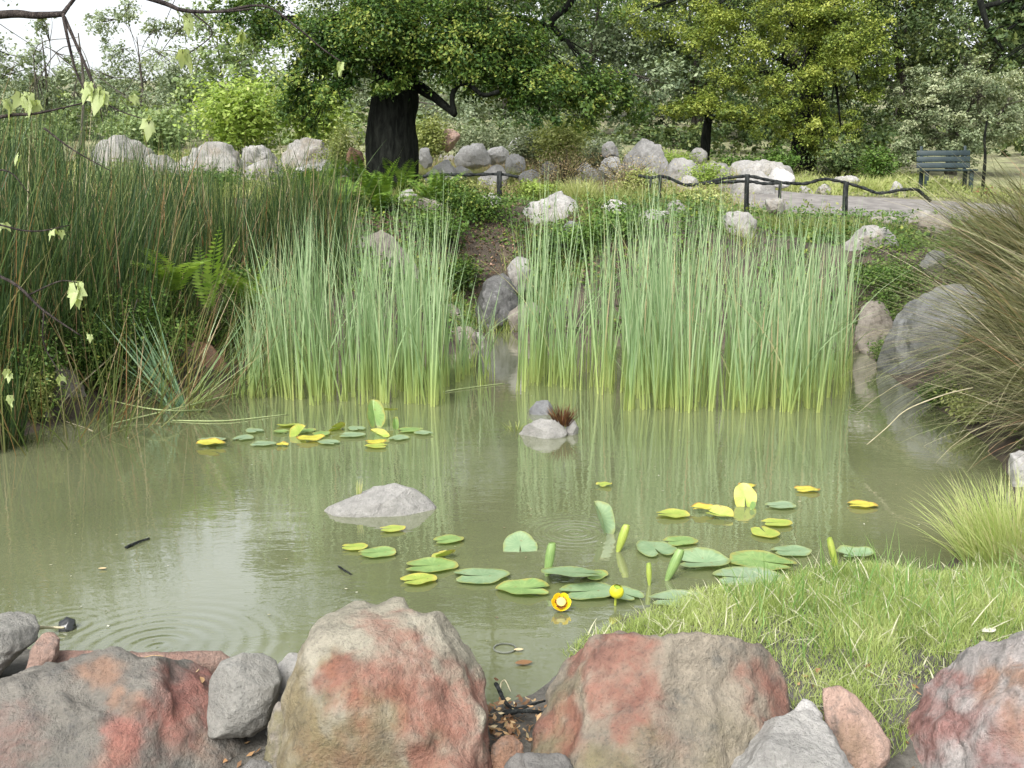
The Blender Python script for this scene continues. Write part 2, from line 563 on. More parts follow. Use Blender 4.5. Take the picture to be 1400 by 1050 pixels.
xs = np.concatenate([[-320, -200, -120, -70, -45, -30, -22, -16, -12, -10], np.arange(-8.5, 10.01, 0.12), [11, 12.5, 15, 18, 23, 30, 45, 70, 120, 200, 320]])
ys = np.concatenate([[-60, -30, -15, -8, -4, -2, -1], np.arange(0, 24, 0.12), np.arange(24, 36, 0.6), [38, 41, 45, 50, 57, 65, 80, 100, 140, 200, 320]])
gx, gy, gq = grid_sheet(xs, ys)
gz = H(gx, gy)
turf_a = sstep(15.6, 17.5, gy) * 0.9
mud_a = sstep(5.0, 3.8, gy)
ground = solid('ground', np.stack([gx, gy, gz], 1), [gq], ground_mat(), attrs={'turf': turf_a, 'mud': mud_a}, smooth=True)
ground['kind'] = 'structure'

# the path: a sheet draped over the ground
pl = np.array([p for p in path_line])
tn = norm(np.gradient(pl, axis=0)); nr = np.stack([-tn[:, 1], tn[:, 0]], 1)
pw = np.linspace(-1.15, 1.15, 9)
pv = pl[:, None, :] + nr[:, None, :] * (pw[None, :, None] + 0.0)
pv = pv.reshape(-1, 2)
pz = H(pv[:, 0], pv[:, 1]) + 0.035 - 0.03 * (abs(np.tile(pw, len(pl))) > 1.1)
i = np.arange(len(pl) - 1)[:, None] * 9 + np.arange(8)[None, :]
path = solid('path', np.column_stack([pv, pz]), [np.stack([i, i + 1, i + 10, i + 9], -1).reshape(-1, 4)],
             plain_mat("path_gravel", (0.14, 0.132, 0.124), (0.22, 0.208, 0.195), 5, 0.9, 0.5, bscale=60), smooth=True)
path['kind'] = 'structure'

def water_mat():
    m, nt, out = nodes_of("murky_water")
    tc = N(nt, 'ShaderNodeTexCoord', name='tc')
    col = mix(nt, WATER_A, WATER_B, ramp(nt, [(0.38, (0, 0, 0)), (0.66, (1, 1, 1))], noise(nt, 0.55, 3, 0.5, None, 0.6)).outputs[0])
    p = N(nt, 'ShaderNodeBsdfPrincipled', i_Roughness=0.02, i_IOR=1.45)
    p.inputs['Specular IOR Level'].default_value = 1.0
    p.inputs['Coat Weight'].default_value = 0.7          # second reflective layer, added to strengthen the mirrored sky and trees
    p.inputs['Coat Roughness'].default_value = 0.01
    p.inputs['Coat IOR'].default_value = 1.6
    nt.links.new(col, p.inputs['Base Color'])
    mp = N(nt, 'ShaderNodeMapping'); mp.inputs['Scale'].default_value = (1, 1.9, 1)
    nt.links.new(tc.outputs['Object'], mp.inputs[0])
    h = math_n(nt, 'MULTIPLY', noise(nt, 4.5, 3, 0.5, mp.outputs[0]), 0.0015)
    h = math_n(nt, 'ADD', h, math_n(nt, 'MULTIPLY', noise(nt, 17, 2, 0.5, mp.outputs[0]), 0.0004))
    for (px, py, wl_, rad, amp) in RINGS:
        c = Z(px, py)
        d = N(nt, 'ShaderNodeVectorMath', operation='DISTANCE')
        nt.links.new(tc.outputs['Object'], d.inputs[0]); d.inputs[1].default_value = tuple(c)
        dd = d.outputs['Value']
        s = math_n(nt, 'SINE', math_n(nt, 'MULTIPLY', dd, 2 * math.pi / wl_))
        env = math_n(nt, 'POWER', math_n(nt, 'MAXIMUM', math_n(nt, 'SUBTRACT', 1.0, math_n(nt, 'DIVIDE', dd, rad)), 0.0), 1.2)
        h = math_n(nt, 'ADD', h, math_n(nt, 'MULTIPLY', math_n(nt, 'MULTIPLY', s, env), amp))
    b = N(nt, 'ShaderNodeBump', i_Strength=1.0, i_Distance=1.0)
    nt.links.new(h, b.inputs['Height']); nt.links.new(b.outputs[0], p.inputs['Normal']); nt.links.new(b.outputs[0], p.inputs['Coat Normal'])
    nt.links.new(p.outputs[0], out.inputs[0])
    return m

WATER_A, WATER_B = (0.112, 0.126, 0.064), (0.145, 0.157, 0.085)
RINGS = [(215, 885, 0.075, 0.6, 0.0013), (785, 728, 0.05, 0.4, 0.0011), (90, 855, 0.05, 0.3, 0.0004), (1200, 560, 0.06, 0.5, 0.0004)]
wx, wy, wq = grid_sheet(np.linspace(-9, 5.5, 146), np.linspace(2.6, 15.6, 131))
wq = wq[(pond_dist(wx, wy) < .22)[wq].all(1)]
water = solid('water', np.stack([wx, wy, np.zeros_like(wx)], 1), [wq], water_mat())
water['kind'] = 'structure'

# ------------------------------------------------------------------ boulders of the near shore
grey = dict(c1=(0.17, 0.165, 0.155), c2=(0.27, 0.26, 0.245))
M_slab = rock_mat("grey_red_stone", (0.145, 0.137, 0.12), (0.235, 0.22, 0.19), (0.38, 0.145, 0.115), (0.36, 0.21, 0.14), 3.2)
M_ledge = rock_mat("red_brown_ledge", (0.3, 0.2, 0.16), (0.38, 0.27, 0.22), (0.36, 0.16, 0.12), (0.22, 0.2, 0.17), 4)
M_cobble = rock_mat("smooth_grey_stone", (0.27, 0.265, 0.24), (0.36, 0.35, 0.315), scale=4, dark=(0.2, 0.2, 0.185))
M_peak = rock_mat("cream_and_red_stone", (0.245, 0.23, 0.175), (0.36, 0.335, 0.265), (0.3, 0.105, 0.075), (0.19, 0.145, 0.06), 2.6, dark=(0.15, 0.14, 0.11), pale=(0.42, 0.4, 0.34))
M_long = rock_mat("grey_pink_stone", (0.21, 0.185, 0.145), (0.33, 0.29, 0.225), (0.29, 0.11, 0.08), (0.19, 0.165, 0.085), 3.0, dark=(0.1, 0.1, 0.09))
M_pale = rock_mat("pale_grey_stone", (0.29, 0.285, 0.265), (0.42, 0.41, 0.385), scale=3.5, dark=(0.19, 0.185, 0.175))
M_white = rock_mat("weathered_white_stone", (0.33, 0.325, 0.31), (0.5, 0.49, 0.47), (0.3, 0.25, 0.2), (0.33, 0.3, 0.24), 2.2, dark=(0.24, 0.235, 0.23), pale=(0.64, 0.63, 0.61))
M_pink = rock_mat("pink_stone", (0.42, 0.28, 0.22), (0.52, 0.38, 0.31), (0.3, 0.12, 0.08), (0.27, 0.19, 0.12), 4)
M_right = rock_mat("grey_rose_stone", (0.28, 0.26, 0.245), (0.4, 0.37, 0.35), (0.31, 0.115, 0.095), (0.42, 0.23, 0.14), 3.4)
M_brown = rock_mat("brown_bank_stone", (0.22, 0.195, 0.165), (0.33, 0.3, 0.26), (0.34, 0.15, 0.09), (0.2, 0.18, 0.08), 3, dark=(0.09, 0.085, 0.07))
M_blue = rock_mat("blue_grey_stone", (0.16, 0.165, 0.17), (0.26, 0.265, 0.265), (0.25, 0.16, 0.12), (0.2, 0.19, 0.1), 2.6, dark=(0.11, 0.11, 0.11))
M_rust = rock_mat("rust_red_stone", (0.3, 0.16, 0.1), (0.36, 0.24, 0.17), (0.4, 0.15, 0.08), (0.28, 0.22, 0.1), 4)
M_bright = rock_mat("shade_lifted_white_stone", (0.5, 0.49, 0.47), (0.68, 0.67, 0.65), (0.3, 0.25, 0.2), (0.36, 0.33, 0.27), 2.6, dark=(0.33, 0.325, 0.31), pale=(0.74, 0.73, 0.71))  # lighter copy of the white stone, offsets the oak's shade by colour
M_wet = rock_mat("wet_dark_stone", (0.09, 0.09, 0.088), (0.19, 0.19, 0.185), scale=4, dark=(0.05, 0.05, 0.048), pale=(0.42, 0.42, 0.42), rough=0.3)
M_mud = rock_mat("dried_mud_stone", (0.19, 0.185, 0.17), (0.27, 0.26, 0.245), scale=6)

rock([(-40, 1110), (-120, 1000), (-60, 920), (5, 905), (60, 900), (125, 902), (160, 917), (205, 928), (250, 932), (290, 945), (308, 985), (322, 1060), (330, 1200), (150, 1230), (-100, 1220)], 3.0, M_slab,
     "big dark grey boulder with pink and orange patches in lower left corner", depth=0.62, sub=6, k=0.66, facets=9, seed=3, centre=(110, 1030),
     stains=[(255, 985, 45), (275, 960, 35), (240, 1010, 40), (10, 1020, 45, .6), (170, 1030, 42), (285, 1000, 34)],
     stains2=[(140, 933, 26), (188, 985, 24), (165, 965, 18), (260, 1030, 50, .6), (160, 1045, 40, .7)])
rock([(-70, 940), (-60, 868), (-10, 843), (25, 841), (46, 850), (52, 868), (48, 885), (20, 902), (-20, 940)], 3.45, M_cobble,
     "flat rounded grey stone at the left edge, above the dark boulder", depth=1.0, sub=5, seed=5, facets=3, amp=0.7)
rock([(35, 915), (45, 885), (60, 868), (72, 866), (82, 878), (78, 900), (60, 925)], 3.3, M_ledge, "small reddish grey stone wedged between flat grey stone and red ledge", 'rock', 'rock', seed=6, sub=4)
rock([(30, 915), (60, 885), (80, 876), (130, 882), (180, 893), (250, 902), (300, 908), (320, 925), (300, 960), (180, 960), (90, 945)], 3.42, M_ledge,
     "long low red brown sandstone ledge along the water behind the dark boulder", 'ledge', 'rock_ledge', depth=0.55, sub=5, k=0.6, facets=4, amp=0.6, seed=7, stains=[(140, 890, 50, .6), (240, 910, 50, .5)], centre=(180, 925))
rock([(283, 1000), (284, 960), (290, 925), (306, 903), (335, 895), (362, 896), (380, 910), (386, 935), (376, 970), (362, 995), (340, 1006), (305, 1003)], 3.1, M_cobble,
     "smooth rounded grey stone between the dark boulder and peaked boulder", depth=0.9, sub=5, k=0.85, facets=3, amp=0.55, seed=8)
rock([(362, 1000), (372, 930), (384, 902), (398, 893), (420, 898), (430, 940), (420, 1000), (390, 1030)], 3.2, M_pale,
     "thin speckled grey rock standing behind left side of the peaked boulder", 'rock', 'rock', depth=0.6, seed=9, sub=5, k=.8)
rock([(355, 1120), (362, 1040), (368, 990), (380, 965), (400, 960), (420, 1000), (420, 1100)], 2.85, M_brown,
     "olive brown rock wedged at the foot of the peaked boulder", 'rock', 'rock', depth=0.7, seed=10, stains2=[(385, 1020, 60)])
rock([(372, 1160), (376, 1050), (390, 980), (403, 930), (420, 885), (440, 855), (462, 838), (487, 820), (502, 819), (518, 827), (530, 822), (545, 816), (556, 822), (566, 840), (582, 850), (605, 852), (625, 865),
      (645, 890), (660, 915), (671, 945), (668, 970), (665, 1050), (655, 1170), (520, 1200)], 2.92, M_peak,
     "largest peaked boulder in cream, red and olive at the bottom of the picture", depth=0.72, sub=6, k=0.74, facets=7, amp=0.75, seed=21, centre=(520, 1010), cut=(0.8, 0.93),
     stains=[(560, 895, 52, .85), (525, 940, 50), (478, 930, 34), (595, 955, 64), (550, 965, 60), (635, 985, 56), (615, 1020, 62), (650, 1050, 50, .9), (480, 1035, 55, .5), (570, 1000, 50, .7)],
     stains2=[(415, 960, 75), (430, 1030, 100), (510, 1020, 75, .95), (400, 1050, 60), (560, 1040, 60, .6), (400, 1000, 40)])
rock([(722, 1075), (726, 1010), (742, 980), (744, 940), (760, 918), (785, 895), (812, 878), (850, 873), (900, 876), (960, 873), (1010, 871), (1040, 876), (1058, 895), (1070, 930), (1073, 965), (1060, 1000), (1035, 1060), (1000, 1120), (860, 1150), (760, 1130)], 2.95, M_long,
     "broad grey and pink boulder at the edge of the grass, right of the peaked boulder", depth=0.75, sub=6, k=0.66, facets=8, amp=0.9, seed=33, centre=(900, 1010),
     stains=[(845, 905, 46), (800, 915, 34), (870, 960, 36), (862, 985, 28), (835, 955, 30), (780, 1005, 36), (1055, 950, 40), (1040, 905, 30, .8), (900, 1010, 42, .5), (735, 1010, 30), (1060, 985, 30)],
     stains2=[(770, 1040, 60), (860, 1040, 45), (770, 960, 40, .8), (1000, 1010, 60, .55)])
rock([(960, 1120), (985, 1060), (1010, 1020), (1045, 990), (1080, 975), (1105, 972), (1125, 985), (1140, 1010), (1160, 1035), (1200, 1080), (1190, 1140), (1060, 1160)], 2.78, M_pale,
     "angular pale grey boulder at the bottom edge, beside the pink rock", depth=0.8, sub=6, k=0.75, facets=6, seed=41, amp=.8)
rock([(1070, 1010), (1082, 975), (1095, 957), (1110, 957), (1122, 975), (1122, 1000), (1105, 1030)], 2.98, M_white, "small whitish stone tip between grey boulder and pink rock", 'rock', 'rock', depth=.7, seed=42, sub=4)
rock([(1122, 950), (1145, 943), (1165, 953), (1190, 975), (1213, 1005), (1214, 1030), (1190, 1062), (1150, 1070), (1135, 1030), (1128, 990)], 2.95, M_pink,
     "oblong pink rock lying in the grass between two boulders", 'rock', 'rock', depth=0.8, sub=5, k=0.65, facets=4, seed=44, amp=.6, stains2=[(1165, 1015, 40, .8)], cut=(.75, .9))
rock([(1240, 1120), (1238, 1040), (1245, 985), (1255, 950), (1290, 925), (1340, 895), (1400, 870), (1480, 850), (1560, 900), (1580, 1020), (1500, 1120), (1350, 1150)], 2.95, M_right,
     "large grey and rose red boulder in the lower right corner", depth=0.6, sub=6, k=0.68, facets=8, seed=52, centre=(1400, 1010),
     stains=[(1270, 990, 50), (1300, 1010, 45), (1260, 1035, 50), (1380, 1040, 60, .7), (1330, 1000, 40, .7)], stains2=[(1345, 955, 30), (1385, 930, 24), (1400, 990, 34, .9)])
rock([(1375, 905), (1385, 875), (1410, 860), (1450, 855), (1470, 900), (1420, 930)], 3.3, M_cobble, "grey stone behind the rose boulder at the right edge", 'rock', 'rock', seed=53, sub=4)
rock([(668, 1055), (672, 1020), (684, 1008), (702, 1007), (715, 1018), (714, 1050), (695, 1065)], 2.88, M_rust, "small reddish cobble in leaf litter between the two big boulders", 'rock', 'rock', seed=55, sub=4)
rock([(680, 1110), (690, 1050), (705, 1035), (740, 1034), (775, 1038), (808, 1048), (830, 1110), (750, 1140)], 2.72, M_mud, "pale grey rock cut by the bottom edge below the leaf litter", 'rock', 'rock', seed=56, sub=5)
rock([(305, 1120), (318, 1062), (345, 1042), (372, 1046), (388, 1110)], 2.75, M_mud, "cracked grey stone at the bottom edge left of the peaked boulder", 'rock', 'rock', seed=57, sub=5, k=.8)

# two rocks standing in the pond
rock([(425, 712), (450, 690), (485, 678), (512, 665), (540, 661), (565, 668), (585, 681), (597, 696), (590, 715), (540, 735), (470, 728)], 5.72, M_pale,
     "flat pale rock rising from the middle of the pond", 'rock', 'rock', depth=0.75, sub=6, k=0.75, facets=4, seed=61, amp=.4, centre=(525, 708))
for (ol, Y, sd, lb, mt) in [
        ([(722, 585), (724, 560), (733, 549), (748, 547), (757, 557), (760, 580), (742, 595)], 8.35, 63, "upright grey stone on the small pond islet, behind its flat stone", M_blue),
        ([(703, 600), (718, 583), (740, 572), (762, 575), (776, 590), (770, 605), (735, 612)], 7.55, 64, "flat pale stone at the front of small pond islet", M_pale),
        ([(772, 602), (774, 578), (784, 572), (791, 585), (790, 602), (781, 608)], 7.6, 65, "little pale grey stone at right end of small pond islet", M_pale)]:
    rock(ol, Y, mt, lb, 'rock', 'rock', seed=sd, sub=4, amp=.8)

# ------------------------------------------------------------------ rocks of the far and side banks: box in the picture, distance, label
rock([(1184, 500), (1192, 468), (1212, 436), (1240, 410), (1276, 394), (1315, 390), (1345, 412), (1350, 470), (1345, 520), (1290, 560), (1230, 556), (1200, 530)], 10.05, M_blue,
     "large blue grey slab sloping to the water on the right bank", depth=0.6, sub=5, k=0.7, facets=10, amp=1.0, seed=301, cut=(.6, .85), centre=(1275, 470))
bank_rocks = [
    # x0, y0, x1, y1, Y, material, label
    (448, 314, 576, 378, 13.3, M_brown, "wide flat brown rock under ferns behind the left cattails"),
    (644, 362, 714, 440, 13.55, M_wet, "wet dark grey stone of the little waterfall between cattails"),
    (690, 342, 728, 385, 14.0, M_pale, "pale stone at upper right of the little waterfall"),
    (678, 322, 708, 346, 15.0, M_pale, "small pale stone at the top of the little waterfall"),
    (600, 408, 638, 446, 13.4, M_brown, "rounded tan stone left of the little waterfall"),
    (604, 438, 658, 480, 13.4, M_brown, "low brown stone at the waterline left of the inlet"),
    (694, 405, 742, 462, 13.35, M_brown, "brown stone right of the inlet behind cattail blades"),
    (242, 460, 314, 522, 10.1, M_rust, "rust red angular rock at the waterline under the fern"),
    (136, 505, 196, 556, 9.0, M_rust, "pinkish red rock at the waterline among the rushes"),
    (62, 500, 122, 572, 8.5, M_brown, "leaning tan rock at the waterline below tall rushes"),
    (14, 515, 70, 596, 8.0, M_brown, "grey tan rock at the waterline near the left edge"),
    (350, 408, 374, 455, 12.2, M_blue, "small bluish stone behind the leftmost cattails"),
    (968, 288, 1040, 340, 14.6, M_pale, "rounded light grey boulder above the right cattails"),
    (1150, 303, 1224, 355, 13.6, M_pale, "grey domed boulder with a dark hollow, right of the cattail tops"),
    (1172, 402, 1232, 470, 11.6, M_brown, "tan stone at the bank right of the cattails"),
    (1255, 338, 1300, 370, 12.2, M_blue, "small grey stone above the large blue grey slab"),
    (1225, 288, 1295, 306, 15.0, M_pale, "low pale slab beside the end of the right fence"),
    (1180, 296, 1235, 312, 14.9, M_pale, "thin pale rock behind the domed boulder"),
    (706, 264, 812, 318, 15.5, M_white, "wide whitish flat rock on top of the far bank"),
    (814, 262, 866, 308, 15.4, M_white, "squarish whitish rock next to the wide flat rock"),
    (905, 272, 945, 300, 15.3, M_pale, "half hidden pale rock above middle of the right cattails"),
    (560, 268, 620, 300, 15.4, M_brown, "shaded stone under the ferns below left fence"),
    (1375, 610, 1440, 690, 6.6, M_white, "pale rock at the right shore beside the deer grass"),
    # upper terrace
    (118, 188, 228, 256, 22.0, M_pale, "leftmost pale boulder behind the rush tops"),
    (224, 192, 348, 266, 20.5, M_pale, "domed greyish white boulder behind the rushes"),
    (304, 200, 398, 232, 21.5, M_white, "low flat white rock right of the domed boulder"),
    (332, 215, 390, 250, 20.0, M_pale, "shadowed pale rock below the low flat white rock"),
    (366, 190, 470, 234, 21.5, M_pale, "upper whitish rock of the pile left of the oak trunk"),
    (380, 210, 498, 268, 20.0, M_white, "big bluish white boulder left of the oak trunk"),
    (472, 199, 500, 224, 19.0, M_rust, "small orange tinted rock touching the oak trunk"),
    (462, 222, 505, 258, 18.4, M_pale, "grey rock at the left foot of the oak"),
    (572, 198, 592, 222, 20.0, M_bright, "small white rock just right of oak trunk"),
    (578, 215, 636, 256, 18.0, M_bright, "layered white boulder behind the left fence rail"),
    (618, 193, 674, 222, 20.5, M_bright, "pale domed rock above the grassy mound"),
    (646, 222, 702, 268, 17.6, M_bright, "white boulder behind the left fence post"),
    (688, 208, 720, 230, 19.5, M_bright, "small white rock right of the grassy mound"),
    (598, 176, 632, 200, 23.0, M_pink, "pinkish white rock farthest up, right of the oak"),
    (734, 216, 768, 246, 18.5, M_white, "grey pointed rock beside the reddish grass"),
    (814, 210, 852, 238, 19.5, M_bright, "pale angular rock right of the reddish grass"),
    (822, 192, 850, 212, 22.0, M_white, "jagged small white rock at the back of the terrace"),
    (840, 187, 922, 246, 20.5, M_white, "tall greyish white boulder at the back of the terrace"),
    (902, 216, 956, 244, 19.5, M_white, "flat topped pale rock left of the right fence"),
    (940, 200, 970, 225, 22.5, M_pale, "dull pale rock under the lime green oak branch"),
    (955, 222, 1005, 248, 20.0, M_pale, "low greyish rock behind the right fence rail"),
    (990, 218, 1106, 246, 21.5, M_white, "long cream rock ledge behind the right fence"),
    (996, 228, 1068, 276, 18.6, M_white, "big white boulder behind the tallest right fence post"),
    (1088, 254, 1112, 266, 19.6, M_white, "small white stone left on the edge of path"),
    (1112, 252, 1136, 266, 19.4, M_pale, "small buff stone on the edge of path near its bend"),
    (1216, 247, 1238, 262, 20.2, M_white, "small bright stone in the grass left of the bench"),
    (640, 300, 676, 326, 15.2, M_brown, "dim brown stone in the dark soil above the waterfall, left"),
    (700, 385, 742, 412, 14.4, M_brown, "tan stone stacked right of the wet waterfall stone"),
    (625, 448, 668, 476, 13.2, M_pale, "pale stone half in water left of the inlet mouth"),
    (760, 300, 806, 330, 14.6, M_blue, "shadowed grey stone under the wide flat whitish rock"),
    (505, 330, 560, 376, 13.4, M_brown, "tan stone standing at the right end of the wide flat brown rock"),
    (540, 258, 578, 280, 16.2, M_white, "pale rock peeping from the ferns right under the oak trunk"),
    (1130, 240, 1178, 252, 21.0, M_white, "low pale rock in the grass behind the path"),
    (760, 240, 800, 256, 18.0, M_white, "small pale rock in front of the reddish grass"),
    (196, 208, 252, 244, 21.0, M_pale, "pale rock between the leftmost boulder and domed boulder"),
    (700, 230, 744, 250, 18.2, M_bright, "pale flat rock right of the left fence's open end"),
    (742, 194, 792, 216, 22.0, M_bright, "pale rock at the back of the terrace, left of the jagged small one"),
    (778, 222, 820, 244, 19.0, M_bright, "pale rock right behind the dry reddish grass"),
    (862, 230, 908, 256, 18.0, M_bright, "pale rock at the left end of the long wavy fence"),
    (922, 240, 962, 262, 17.6, M_white, "pale rock under the dip of the long wavy fence"),
    (692, 184, 738, 206, 23.0, M_bright, "pale rock far back above the silvery low shrub"),
    (610, 226, 652, 246, 18.4, M_bright, "whitish flat stone in the front of the soft grass mound"),
    (658, 198, 702, 218, 21.0, M_bright, "whitish rock behind the soft grass mound, right side"),
    (1044, 230, 1090, 250, 19.5, M_bright, "pale rock in front of the long cream ledge's right end"),
    (640, 264, 704, 292, 15.8, M_white, "whitish rock below the left fence post, above the dark soil"),
    (866, 284, 922, 312, 15.0, M_white, "pale rock half sunk in weeds above middle of cattails"),
    (1040, 268, 1078, 288, 16.0, M_pale, "pale stone at the foot of the second right fence post"),
    (588, 250, 624, 268, 16.8, M_bright, "small white rock under the left fence's left end"),
    (792, 188, 826, 206, 23.5, M_bright, "small pale rock farthest back in the middle of terrace"),
    (1255, 292, 1300, 318, 13.6, M_brown, "low brown rock half under the deer grass"),
]
for k_, (x0, y0, x1, y1, Y, mt, lb) in enumerate(bank_rocks):
    big = (x1 - x0) > 80
    if Y < 16:
        Y = min(Y, G((x0 + x1) / 2, y0 + .75 * (y1 - y0))[1] + .12)
    rock(blob_outline(x0, y0, x1, y1, 100 + k_, 0.35), Y, mt, lb, 'boulder' if (x1 - x0) > 60 else 'rock', 'boulder' if (x1 - x0) > 60 else 'rock', depth=0.75, sub=5 if big else 4, k=0.85, facets=18, amp=1.5, seed=200 + k_, cut=(.5, .82),
         stains2=[((x0 + x1) / 2, y1, (x1 - x0) * .5, .6)] if mt in (M_white, M_pale, M_blue) else [])
# ------------------------------------------------------------------ oak in the middle of the picture and the other trees
M_oak = leaf_mat("oak_leaves", [(0.0, (0.02, 0.055, 0.011)), (0.45, (0.06, 0.12, 0.021)), (0.8, (0.135, 0.21, 0.038)), (1.0, (0.28, 0.32, 0.065))], 0.3)
M_lime = leaf_mat("lime_oak_leaves", [(0.0, (0.06, 0.1, 0.018)), (0.5, (0.19, 0.255, 0.04)), (1.0, (0.36, 0.4, 0.085))], 0.3)
M_dark = leaf_mat("dark_tree_leaves", [(0.0, (0.035, 0.065, 0.022)), (0.6, (0.085, 0.13, 0.042)), (1.0, (0.18, 0.22, 0.07))], 0.25)
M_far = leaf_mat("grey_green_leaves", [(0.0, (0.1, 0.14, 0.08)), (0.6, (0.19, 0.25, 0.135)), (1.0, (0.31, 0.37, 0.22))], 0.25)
M_mist = leaf_mat("haze_paled_tree_leaves", [(0.0, (0.16, 0.21, 0.13)), (0.6, (0.27, 0.33, 0.21)), (1.0, (0.42, 0.48, 0.33))], 0.4)  # haze over the left distance is put into this paler leaf colour
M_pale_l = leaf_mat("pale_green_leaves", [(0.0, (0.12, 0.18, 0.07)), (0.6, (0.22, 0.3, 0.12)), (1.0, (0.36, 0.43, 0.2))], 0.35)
M_yel = leaf_mat("bright_yellow_green_leaves", [(0.0, (0.16, 0.25, 0.05)), (0.5, (0.32, 0.44, 0.09)), (1.0, (0.5, 0.58, 0.2))], 0.4)
M_sage = leaf_mat("grey_sage_leaves", [(0.0, (0.08, 0.11, 0.05)), (0.5, (0.21, 0.26, 0.14)), (1.0, (0.38, 0.41, 0.25))], 0.25)
M_olive = leaf_mat("olive_shrub_leaves", [(0.0, (0.13, 0.17, 0.045)), (0.5, (0.31, 0.36, 0.11)), (1.0, (0.5, 0.52, 0.22))], 0.3)
M_green = leaf_mat("fresh_green_leaves", [(0.0, (0.03, 0.075, 0.014)), (0.5, (0.09, 0.17, 0.03)), (1.0, (0.2, 0.29, 0.07))], 0.3)
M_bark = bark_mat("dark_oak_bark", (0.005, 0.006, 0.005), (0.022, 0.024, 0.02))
M_bark2 = bark_mat("grey_bark", (0.04, 0.036, 0.03), (0.13, 0.12, 0.1))

def crown(blobs, size, per, aspect=0.55, flat=0.55, up=0.75, spread=0.24, kk=(14, 38)):
    """leaf sprays through a set of blobs (x, y, z, radius, squash, share): V, faces, v"""
    C, Nn, Vv = [], [], []
    for (cx, cy_, cz, rad, sq, den) in blobs:
        m = max(6, int(per * den * (rad / 1.0) ** 2 / (sum(kk) / 2)))
        d = norm(rng.normal(size=(m, 3)))
        rr = rad * (0.45 + 0.6 * rng.random(m) ** 0.6) * (0.85 + 0.5 * pnoise(d * 1.9 + cx))
        c = np.array([cx, cy_, cz]) + d * rr[:, None] * [1, 1, sq]
        k = rng.integers(*kk, m)
        idx = np.repeat(np.arange(m), k)
        rc = rad * spread * rng.uniform(0.6, 1.3, m)
        off = rng.normal(size=(len(idx), 3)) * [1, 1, flat] * (rc[idx] * 0.55)[:, None]
        off[:, 2] -= 0.35 * (off[:, 0] ** 2 + off[:, 1] ** 2) / rc[idx]
        C.append(c[idx] + off)
        Nn.append(d[idx] * 0.55 + [0, 0, up] + rng.normal(size=(len(idx), 3)) * 0.55)
        Vv.append(np.clip(0.5 + 0.26 * rng.normal(size=m)[idx] + 0.2 * rng.normal(size=len(idx)), 0, 1))
    C, Nn, Vv = np.concatenate(C), np.concatenate(Nn), np.concatenate(Vv)
    V, fs = leaf_quads(C, Nn, size * rng.uniform(0.6, 1.35, len(C)), aspect)
    return V, fs, np.repeat(Vv, 4)

def pxblob(px, py, rpx, Y, sq=0.8, den=1.0):
    p = W(px, py, Y)
    return (*p, rpx * scale_at(p), sq, den)

def tree(label, trunk_px, blobs_px, size, per, leafm, barkm, cat='tree', name='tree', group=None, limbs=True, up=0.75, spread=0.24, extra=(), foot=True, kind_crown='crown', flat=0.55, kk=(14, 38)):
    """trunk_px: (px, py, Y, radius in m) from the foot up; blobs_px: (px, py, r px, Y, squash, density)"""
    P = [W(a, b, c) for a, b, c, _ in trunk_px]
    if foot:
        P[0][2] = Hs(P[0][0], P[0][1]) - 0.15
    root = empty(name, P[0], label, cat, group)
    rr = [t[3] for t in trunk_px]
    tp = smooth_path(P, 26)
    tr = np.interp(np.linspace(0, 1, 26), np.linspace(0, 1, len(rr)), rr)
    if foot:
        tr = tr * (1 + 0.02 * np.exp(-np.linspace(0, 26, 26) / 2.2))
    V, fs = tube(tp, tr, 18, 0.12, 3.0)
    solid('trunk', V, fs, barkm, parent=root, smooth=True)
    blobs = [pxblob(*b) for b in blobs_px]
    if limbs:
        acc = Acc()
        top = tp[-1]
        for b in blobs:
            c = np.array(b[:3])
            s = tp[int(rng.uniform(0.55, 0.98) * 25)]
            mid = (s + c) / 2 + rng.normal(size=3) * 0.12 * np.linalg.norm(c - s) + [0, 0, 0.08 * np.linalg.norm(c - s)]
            q = smooth_path([s, mid, c], 10)
            acc.add(*tube(q, np.linspace(min(rr[-1] * 0.5, 0.13, b[3] * .12 + .01), min(.02, b[3] * .04), 10), 6, 0.1))
            for _ in range(5):
                e = c + norm(rng.normal(size=3)) * b[3] * 0.85 * [1, 1, b[4]]
                acc.add(*tube(smooth_path([q[6], (q[7] + e) / 2 + rng.normal(size=3) * 0.1 * b[3], e], 6), np.linspace(0.012, 0.004, 6), 4))
        V, fs, _ = acc.out()
        o = solid('limbs', V, fs, barkm, parent=root, smooth=True)
        o['kind'] = 'stuff'
    for nm, pts, r0, r1 in extra:                       # limbs the photograph shows one by one
        V, fs = tube(smooth_path([W(*p) for p in pts], 14), np.linspace(r0, r1, 14), 9, 0.15)
        solid(nm, V, fs, barkm, parent=root, smooth=True)
    V, fs, v = crown(blobs, size, per, up=up, spread=spread, flat=flat, kk=kk)
    o = solid(kind_crown, V, fs, leafm, parent=root, attrs={'v': v})
    o['kind'] = 'stuff'
    return root

